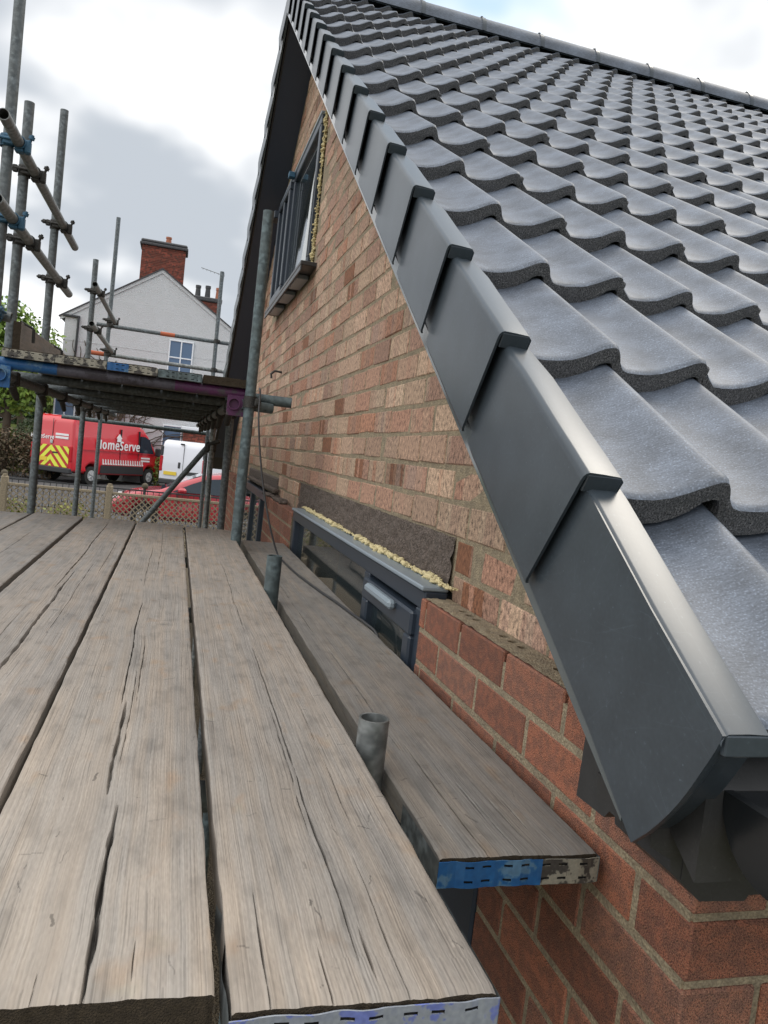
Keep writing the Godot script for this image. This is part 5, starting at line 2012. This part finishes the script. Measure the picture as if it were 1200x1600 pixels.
# ------------------------------------------------------------------ plants
func leaf_cloud(s: int, count: int, lobes: Array, size: float, ca: Color, cb: Color) -> ArrayMesh:
	rng.seed = s
	var b := MB.new()
	for k in count:
		var lb: Array = lobes[rng.randi() % lobes.size()]
		var d := Vector3(rng.randfn(), rng.randfn(), rng.randfn()).normalized() * pow(rng.randf(), 0.42)
		var p: Vector3 = lb[0] + d * lb[1]
		var n := (d + Vector3(rng.randfn(), rng.randfn() + 0.5, rng.randfn()) * 0.6).normalized()
		var a := n.cross(Vector3(rng.randfn(), rng.randfn(), rng.randfn())).normalized() * size * rng.randf_range(0.6, 1.3)
		var c := n.cross(a) * 0.62
		b.col = ca.lerp(cb, rng.randf())
		var q := p + a * 0.2 + n * size * 0.12
		b.tri(p - a, q + c, p + a, n)
		b.tri(p - a, p + a, q - c, n)
	return mk(b, M.leaf)

func tree(label: String, at: Vector3, h: float, lobes: Array, n: int, size: float, ca: Color, cb: Color, s: int) -> void:
	var t := thing("leafy_tree", label, "tree", at)
	var b := MB.new()
	b.tube(Vector3.ZERO, Vector3(0.1, h * 0.55, 0), 0.2, 0.12, 12)
	for q in lobes:
		b.tube(Vector3(0.05, h * 0.3, 0), q[0], 0.09, 0.03, 8)
	part("trunk", t, mk(b, M.bark))
	part("crown", t, leaf_cloud(s, n, lobes, size, ca, cb))

# ------------------------------------------------------------------ street and neighbours
func build_background() -> void:
	M.van_red = car_paint(0.60, 0.008, 0.02)
	M.van_white = car_paint(0.74, 0.76, 0.82)
	M.car_red = car_paint(0.42, 0.02, 0.035)
	M.car_silver = car_paint(0.45, 0.47, 0.48)
	M.trim_dark = mat(lin(0.03, 0.032, 0.035), 0.5)
	M.car_glass = mat(lin(0.02, 0.035, 0.05), 0.05)
	M.tyre = mat(lin(0.02, 0.02, 0.02), 0.85)
	M.rim = mat(lin(0.45, 0.46, 0.47), 0.4)
	M.mark_white = mat(lin(0.8, 0.8, 0.8), 0.4)
	M.chev_red = mat(lin(0.45, 0.03, 0.03), 0.4)
	M.chev_yellow = mat(lin(0.72, 0.80, 0.08), 0.4)
	M.plate_yellow = mat(lin(0.75, 0.55, 0.05), 0.5)
	M.lamp_red = mat(lin(0.45, 0.01, 0.02), 0.15)
	M.dash = mat(Color(0.87, 0.88, 0.895), 0.95, T.dash, T.grit_n, 0.5, 0.42)
	M.far_brick = mat(Color(0.86, 0.85, 0.84), 0.95, T.far_brick, null, 0.0, 0.85)
	M.slate = mat(lin(0.62, 0.63, 0.64), 0.85, T.edge, null, 0, 0.7)
	M.pot = mat(lin(0.38, 0.15, 0.09), 0.9)
	M.fence = mat(lin(0.95, 0.92, 0.88), 0.9, T.mortar, null, 0, 3.0)
	M.pvc = mat(lin(0.75, 0.78, 0.82), 0.35)
	M.house_glass = mat(lin(0.10, 0.16, 0.26), 0.04)
	M.leaf = mat(Color(1, 1, 1), 0.6)
	M.leaf.vertex_color_use_as_albedo = true
	M.leaf.backlight_enabled = true
	M.leaf.backlight = Color(0.25, 0.30, 0.10)
	build_red_van()
	build_white_van()
	build_car("red hatchback parked close behind the lattice fence", Vector3(2.75, GROUND + 0.02, -20.3), M.car_red)
	build_car("silver car parked between the red hatchback and the white van", Vector3(4.55, GROUND + 0.02, -25.6), M.car_silver)
	build_fence()
	build_white_house()
	# tree, shrubs, hedge
	var ly := Color(0.20, 0.30, 0.045)
	var lg := Color(0.085, 0.16, 0.03)
	tree("bright yellow green leafy tree left of the white rendered house", Vector3(-6.9, GROUND, -35.2), 7.5, [[Vector3(0.2, 5.2, 0), Vector3(2.0, 1.5, 1.5)], [Vector3(-1.6, 4.8, 0.3), Vector3(1.8, 1.6, 1.5)], [Vector3(1.0, 4.6, 0.2), Vector3(1.1, 1.3, 1.0)], [Vector3(-0.6, 6.3, -0.4), Vector3(1.5, 1.0, 1.2)], [Vector3(0.5, 3.5, 0.2), Vector3(1.4, 1.1, 1.0)], [Vector3(-2.4, 3.4, 0), Vector3(1.6, 1.2, 1.2)]], 7000, 0.12, ly, Color(0.12, 0.20, 0.035), 51)
	tree("dark green conifer mass behind the roped lawn", Vector3(-8.6, GROUND, -40.0), 5.0, [[Vector3(0, 2.6, 0), Vector3(1.4, 2.0, 1.2)], [Vector3(1.6, 2.2, 0.2), Vector3(1.1, 1.8, 1.0)], [Vector3(-1.5, 2.4, 0.2), Vector3(1.3, 1.9, 1.0)]], 6000, 0.10, Color(0.035, 0.07, 0.025), Color(0.06, 0.11, 0.035), 53)
	tree("olive green shrub tree rising above the dark conifers", Vector3(-7.6, GROUND, -42.0), 5.0, [[Vector3(0, 3.7, 0), Vector3(1.3, 1.5, 1.1)], [Vector3(1.0, 3.1, 0), Vector3(1.0, 1.2, 1.0)]], 3500, 0.11, Color(0.10, 0.14, 0.03), Color(0.16, 0.19, 0.05), 55)
	var sh := thing("round_shrub", "low grey green shrub beside the rope fence post", "shrub", Vector3(-5.9, GROUND, -35.6))
	part("foliage", sh, leaf_cloud(57, 2200, [[Vector3(0, 1.7, 0), Vector3(0.8, 0.7, 0.6)], [Vector3(0.6, 1.4, 0), Vector3(0.7, 0.6, 0.5)]], 0.07, Color(0.10, 0.15, 0.07), Color(0.20, 0.25, 0.14)))
	var b := MB.new()
	b.tube(Vector3.ZERO, Vector3(0, 1.4, 0), 0.06, 0.03, 8)
	part("stem", sh, mk(b, M.bark))
	sh = thing("garden_shrub", "small yellow green shrub in front of the red van bonnet", "shrub", Vector3(-0.75, GROUND, -35.9))
	part("foliage", sh, leaf_cloud(58, 900, [[Vector3(0, 0.8, 0), Vector3(0.5, 0.8, 0.4)]], 0.07, Color(0.12, 0.17, 0.03), Color(0.25, 0.28, 0.06)))
	b = MB.new()
	b.tube(Vector3.ZERO, Vector3(0, 0.6, 0), 0.04, 0.02, 8)
	part("stem", sh, mk(b, M.bark))
	for q in [[-2.9, "small yellow green plant behind the lattice near the photo edge", 61], [-1.9, "small yellow flowering plant behind the lattice beside the timber post", 62]]:
		var pl := thing("border_plant", q[1], "plant", Vector3(q[0], GROUND, -15.95))
		part("foliage", pl, leaf_cloud(q[2], 500, [[Vector3(0, 0.42, 0), Vector3(0.5, 0.42, 0.22)]], 0.05, Color(0.16, 0.19, 0.04), Color(0.28, 0.27, 0.06)))
		b = MB.new()
		b.tube(Vector3.ZERO, Vector3(0, 0.35, 0), 0.02, 0.01, 8)
		part("stem", pl, mk(b, M.bark))
	var hd := thing("hedge", "brownish clipped hedge behind the red van", "hedge", Vector3(-7.4, GROUND, -33.0))
	var lobes := []
	rng.seed = 71
	for k in 26:
		lobes.push_back([Vector3(-2.6 + k * 0.21, 0.95 + 0.35 * (k % 3 - 1), rng.randf_range(-0.3, 0.3)), Vector3(0.5, 0.72, 0.45)])
	part("foliage", hd, leaf_cloud(59, 11000, lobes, 0.06, Color(0.055, 0.055, 0.03), Color(0.16, 0.10, 0.06)))
	b = MB.new()
	for k in 14:
		b.tube(Vector3(-2.5 + k * 0.38, 0, 0), Vector3(-2.4 + k * 0.38, 1.0, 0.1), 0.03, 0.015, 6)
	part("stems", hd, mk(b, M.bark))
	# roped lawn
	b = MB.new()
	b.quad(Vector3(-16, GROUND + 1.85, -36.6), Vector3(-5.2, GROUND + 1.80, -36.6), Vector3(-5.2, GROUND + 2.2, -41), Vector3(-16, GROUND + 2.2, -41), Vector3.UP)
	b.quad(Vector3(-16, GROUND, -36.4), Vector3(-5.2, GROUND, -36.4), Vector3(-5.2, GROUND + 1.80, -36.6), Vector3(-16, GROUND + 1.85, -36.6), Vector3.BACK)
	M.lawn = mat(Color(1.0, 1.05, 0.8), 0.95, T.grass, null, 0, 0.4)
	struct("lawn_bank", mk(b, M.lawn))
	var rp := thing("rope_fence", "wooden post with a drooping pale rope at the lawn edge", "fence", Vector3(-6.6, GROUND + 1.8, -36.6))
	b = MB.new()
	b.box(Vector3(-0.11, -0.1, -0.1), Vector3(0.11, 0.78, 0.1), 0.02)
	part("post", rp, mk(b, M.fence))
	b = MB.new()
	for s in [-1.0, 1.0]:
		var pts := []
		for k in 12:
			var t := k / 11.0
			pts.push_back(Vector3(s * 2.6 * t, 0.62 - 0.55 * sin(PI * minf(t, 1.0)) * 0.8 - 0.1 * t, 0))
		b.path(pts, 0.045, 6)
	part("rope", rp, mk(b, M.fence))

func build_fence() -> void:
	var fe := thing("lattice_fence", "pale timber lattice fence along the pavement below the scaffold", "fence", Vector3(-1.14, GROUND, -15.5))
	var pm := MB.new()
	pm.box(Vector3(-0.06, 0, -0.06), Vector3(0.06, 1.20, 0.06), 0.02)
	pm.tube(Vector3(0, 1.18, 0), Vector3(0, 1.235, 0), 0.06, 0.035, 12)
	var post := mk(pm, M.fence)
	var pnl := MB.new()
	var L := 1.71
	var H0 := 0.10
	var H1 := 1.03
	var win := pv([0.0, H0, L, H0, L, H1, 0.0, H1])
	for s in [-1.0, 1.0]:
		var k := -1.2
		while k < L + 1.2:
			var q := PackedVector2Array([Vector2(k, H0), Vector2(k + 0.030, H0), Vector2(k + 0.030 + s * 0.93, H1), Vector2(k + s * 0.93, H1)])
			for poly in Geometry2D.intersect_polygons(q, win):
				pnl.prism(poly, 2, 0.0 if s > 0 else 0.0075, 0.007 if s > 0 else 0.0145)
			k += 0.112
	var lattice := mk(pnl, M.fence)
	var rb := MB.new()
	rb.box(Vector3(0, H1, -0.02), Vector3(L, H1 + 0.05, 0.035), 0.006)
	var top := mk(rb, M.fence)
	rb = MB.new()
	rb.box(Vector3(0, H0 - 0.05, -0.02), Vector3(L, H0, 0.035), 0.006)
	var bot := mk(rb, M.fence)
	for k in range(-4, 5):
		var x := k * 1.83
		part("post", fe, post, Vector3(x, 0, 0))
		if k < 4:
			var o := part("lattice_panel", fe, lattice, Vector3(x + 0.06, 0, 0))
			o.set_meta("kind", "stuff")
			part("top_rail", fe, top, Vector3(x + 0.06, 0, 0))
			part("bottom_rail", fe, bot, Vector3(x + 0.06, 0, 0))
	# low iron railing with ball finials at the kerb
	var ir := thing("iron_railing", "low dark iron railing with grey ball finials behind the lattice fence", "railing", Vector3(-0.57, GROUND + 0.12, -17.5))
	var bb := MB.new()
	for y in [0.35, 0.88]:
		bb.box(Vector3(-8.4, y, -0.015), Vector3(2.8, y + 0.03, 0.015))
	part("rail", ir, mk(bb, M.trim_dark))
	bb = MB.new()
	bb.tube(Vector3.ZERO, Vector3(0, 0.94, 0), 0.03, 0.03, 10)
	var pst := mk(bb, M.trim_dark)
	var sp := SphereMesh.new()
	sp.radius = 0.07
	sp.height = 0.14
	sp.radial_segments = 20
	sp.rings = 10
	sp.material = M.kerb
	for k in range(-3, 2):
		var p := part("post", ir, pst, Vector3(k * 2.8, 0, 0))
		part("finial", p, sp, Vector3(0, 1.0, 0))
	bb = MB.new()
	for k in 90:
		var x := -8.3 + k * 0.123
		bb.box(Vector3(x - 0.007, 0.02, -0.007), Vector3(x + 0.007, 0.9, 0.007))
	var pk := part("pickets", ir, mk(bb, M.trim_dark))
	pk.set_meta("kind", "stuff")

func far_window(h: Node3D, lo: Vector3, hi: Vector3, cols: int, rws: int) -> void:
	var w := Node3D.new()
	w.name = "window"
	h.add_child(w, true)
	var z := lo.z
	var b := MB.new()
	var t := 0.06
	b.box(Vector3(lo.x, lo.y, z), Vector3(hi.x, lo.y + t, z + 0.08), 0.01)
	b.box(Vector3(lo.x, hi.y - t, z), Vector3(hi.x, hi.y, z + 0.08), 0.01)
	for k in cols + 1:
		var x := lerpf(lo.x, hi.x - t, k / float(cols))
		b.box(Vector3(x, lo.y + t, z + 0.001), Vector3(x + t, hi.y - t, z + 0.079), 0.01)
	for k in range(1, rws):
		var y := lerpf(lo.y, hi.y - t, k / float(rws))
		b.box(Vector3(lo.x + t, y, z + 0.003), Vector3(hi.x - t, y + t, z + 0.076), 0.01)
	part("frame", w, mk(b, M.pvc))
	for i in cols:
		for j in rws:
			b = MB.new()
			var xa := lerpf(lo.x, hi.x - t, i / float(cols)) + t
			var xb := lerpf(lo.x, hi.x - t, (i + 1) / float(cols))
			var ya := lerpf(lo.y, hi.y - t, j / float(rws)) + t
			var yb := lerpf(lo.y, hi.y - t, (j + 1) / float(rws))
			b.box(Vector3(xa, ya, z + 0.01), Vector3(xb, yb, z + 0.035))
			part("pane", w, mk(b, M.house_glass))
	b = MB.new()
	b.box(Vector3(lo.x - 0.08, lo.y - 0.08, z), Vector3(hi.x + 0.08, lo.y, z + 0.14), 0.01)
	part("sill", w, mk(b, M.pvc))

func chimney_pot(parent: Node, at: Vector3, h: float, r: float, m: Material) -> void:
	var b := MB.new()
	b.tube(at, at + Vector3(0, h * 0.85, 0), r, r * 0.78, 14)
	b.tube(at + Vector3(0, h * 0.8, 0), at + Vector3(0, h, 0), r * 0.95, r * 0.95, 14, true)
	part("chimney_pot", parent, mk(b, m))

func build_white_house() -> void:
	var h := thing("rendered_house", "white pebbledashed house gable with a tall red brick chimney", "house", Vector3(-1.3, GROUND, -37.0))
	var g := -GROUND
	# local: x from the gable's middle, y from the ground, z 0 at the gable face
	var xl := -3.9
	var xr := 3.9
	var ye := 4.87 + g
	var ya := 7.45 + g
	var b := MB.new()
	b.prism(pv([xl, 0, xr, 0, xr, ye, 0, ya, xl, ye]), 2, -9.0, 0.0)
	part("wall", h, mk(b, M.dash))
	var rf := Node3D.new()
	rf.name = "roof"
	h.add_child(rf)
	b = MB.new()
	for s in [-1.0, 1.0]:
		var n := Vector2(s * (ya - ye), xr).normalized()
		var p0 := Vector2(0, ya) + Vector2(0, 0.004)
		var p1 := Vector2(s * (xr + 0.25), ye - (ya - ye) * 0.25 / xr + 0.004)
		b.prism(PackedVector2Array([p0, p1, p1 + n * 0.05, p0 + Vector2(0, 0.06)]), 2, -9.1, 0.10)
	part("slates", rf, mk(b, M.slate))
	b = MB.new()
	for s in [-1.0, 1.0]:
		var p0 := Vector2(0, ya - 0.16)
		var p1 := Vector2(s * (xr + 0.2), ye - (ya - ye) * 0.2 / xr - 0.16)
		b.prism(PackedVector2Array([p0, p1, p1 + Vector2(0, 0.16), p0 + Vector2(0, 0.16)]), 2, 0.002, 0.05)
	part("barge_board", rf, mk(b, M.dash))
	var ch := Node3D.new()
	ch.name = "chimney"
	ch.set_meta("label", "tall red brick chimney with dark weathered cap")
	h.add_child(ch)
	b = MB.new()
	b.box(Vector3(-0.98, ya - 0.9, -1.2), Vector3(0.92, ya + 0.98, -0.03), 0.01)
	part("stack", ch, mk(b, M.far_brick))
	b = MB.new()
	b.box(Vector3(-1.08, ya + 0.98, -1.3), Vector3(1.02, ya + 1.10, 0.08), 0.03)
	b.box(Vector3(-1.04, ya + 1.10, -1.26), Vector3(0.98, ya + 1.24, 0.04), 0.05)
	part("cap", ch, mk(b, M.slate))
	chimney_pot(ch, Vector3(0.12, ya + 1.22, -0.5), 0.36, 0.14, M.pot)
	far_window(h, Vector3(0.57, 2.84 + g, 0.0), Vector3(1.66, 4.42 + g, 0.0), 2, 2)
	far_window(h, Vector3(0.62, -1.0 + g, 0.0), Vector3(1.5, 0.55 + g, 0.0), 1, 1)
	far_window(h, Vector3(-4.05, 0.3 + g, 0.1), Vector3(-3.15, 2.0 + g, 0.1), 2, 1)
	b = MB.new()
	b.box(Vector3(xl - 0.1, ye - 0.12, 0.02), Vector3(xl + 0.62, ye - 0.02, 0.12), 0.02)
	b.tube(Vector3(xl + 0.56, ye - 0.1, 0.08), Vector3(xl + 0.50, 0.3, 0.08), 0.05, 0.05, 10)
	part("downpipe", h, mk(b, M.trim_dark))
	b = MB.new()
	b.box(Vector3(xl, 2.85 + g + 0.9, 0.001), Vector3(xr, 2.88 + g + 0.9, 0.012))
	part("render_bead", h, mk(b, M.dash))
	# bare climber on the gable
	var cl := thing("wall_climber", "bare twiggy climber spread over the white gable", "climber", Vector3(-5.2, GROUND, -36.96))
	b = MB.new()
	rng.seed = 88
	for k in 80:
		var p := Vector3(rng.randf_range(0.0, 3.2), rng.randf_range(0.0, 3.0), 0.03)
		var dir := Vector3(rng.randf_range(-0.5, 0.6), 1.0, 0).normalized()
		var pts := [p]
		for j in rng.randi_range(12, 24):
			dir = (dir + Vector3(rng.randf_range(-0.5, 0.5), rng.randf_range(-0.3, 0.35), 0)).normalized()
			p = p + dir * 0.22
			p.z = 0.03 + rng.randf() * 0.06
			if p.y > 6.6 - p.x * 0.55 or p.x < 0.0:
				break
			pts.push_back(p)
		if pts.size() > 2:
			b.path(pts, rng.randf_range(0.012, 0.03), 5)
	part("twigs", cl, mk(b, M.bark))
	# brick outbuilding with a pale fascia
	var ob := thing("brick_outbuilding", "low red brick outbuilding with pale roof edge behind the white van", "building", Vector3(1.8, GROUND, -36.2))
	b = MB.new()
	b.box(Vector3(-1.55, 0, -0.6), Vector3(3.2, 2.55, 0.0))
	part("wall", ob, mk(b, M.far_brick))
	b = MB.new()
	b.box(Vector3(-1.65, 2.55, -0.6), Vector3(3.3, 2.8, 0.12), 0.02)
	part("fascia", ob, mk(b, M.pvc))
	# the house behind, of which the chimney shows
	var nb := thing("neighbour_house", "brick chimney stack with three pots above the white house roof slope", "house", Vector3(0.95, GROUND, -46.0))
	b = MB.new()
	b.prism(pv([-4.5, 0, 6, 0, 6, 6.5, 0.5, 8.6, -4.5, 6.5]), 2, -8.0, -0.6)
	part("wall", nb, mk(b, M.far_brick))
	b = MB.new()
	b.box(Vector3(-0.75, 7.5, -1.6), Vector3(0.75, 10.25, -0.6), 0.02)
	part("stack", nb, mk(b, M.far_brick))
	b = MB.new()
	b.box(Vector3(-0.85, 10.25, -1.7), Vector3(0.85, 10.5, -0.5), 0.05)
	part("cap", nb, mk(b, M.slate))
	chimney_pot(nb, Vector3(-0.55, 10.48, -1.1), 0.7, 0.17, M.slate)
	chimney_pot(nb, Vector3(0.0, 10.48, -1.1), 0.75, 0.17, M.slate)
	chimney_pot(nb, Vector3(0.6, 10.48, -1.1), 0.72, 0.16, M.pot)
	b = MB.new()
	b.tube(Vector3(0.72, 9.4, -0.55), Vector3(0.80, 12.0, -0.55), 0.025, 0.025, 6)
	b.tube(Vector3(-0.5, 12.1, -0.55), Vector3(0.85, 11.85, -0.55), 0.018, 0.018, 6)
	for k in 5:
		b.tube(Vector3(-0.4 + k * 0.22, 12.05 - k * 0.04, -0.75), Vector3(-0.4 + k * 0.22, 12.05 - k * 0.04, -0.35), 0.01, 0.01, 5)
	part("aerial", nb, mk(b, M.galv))
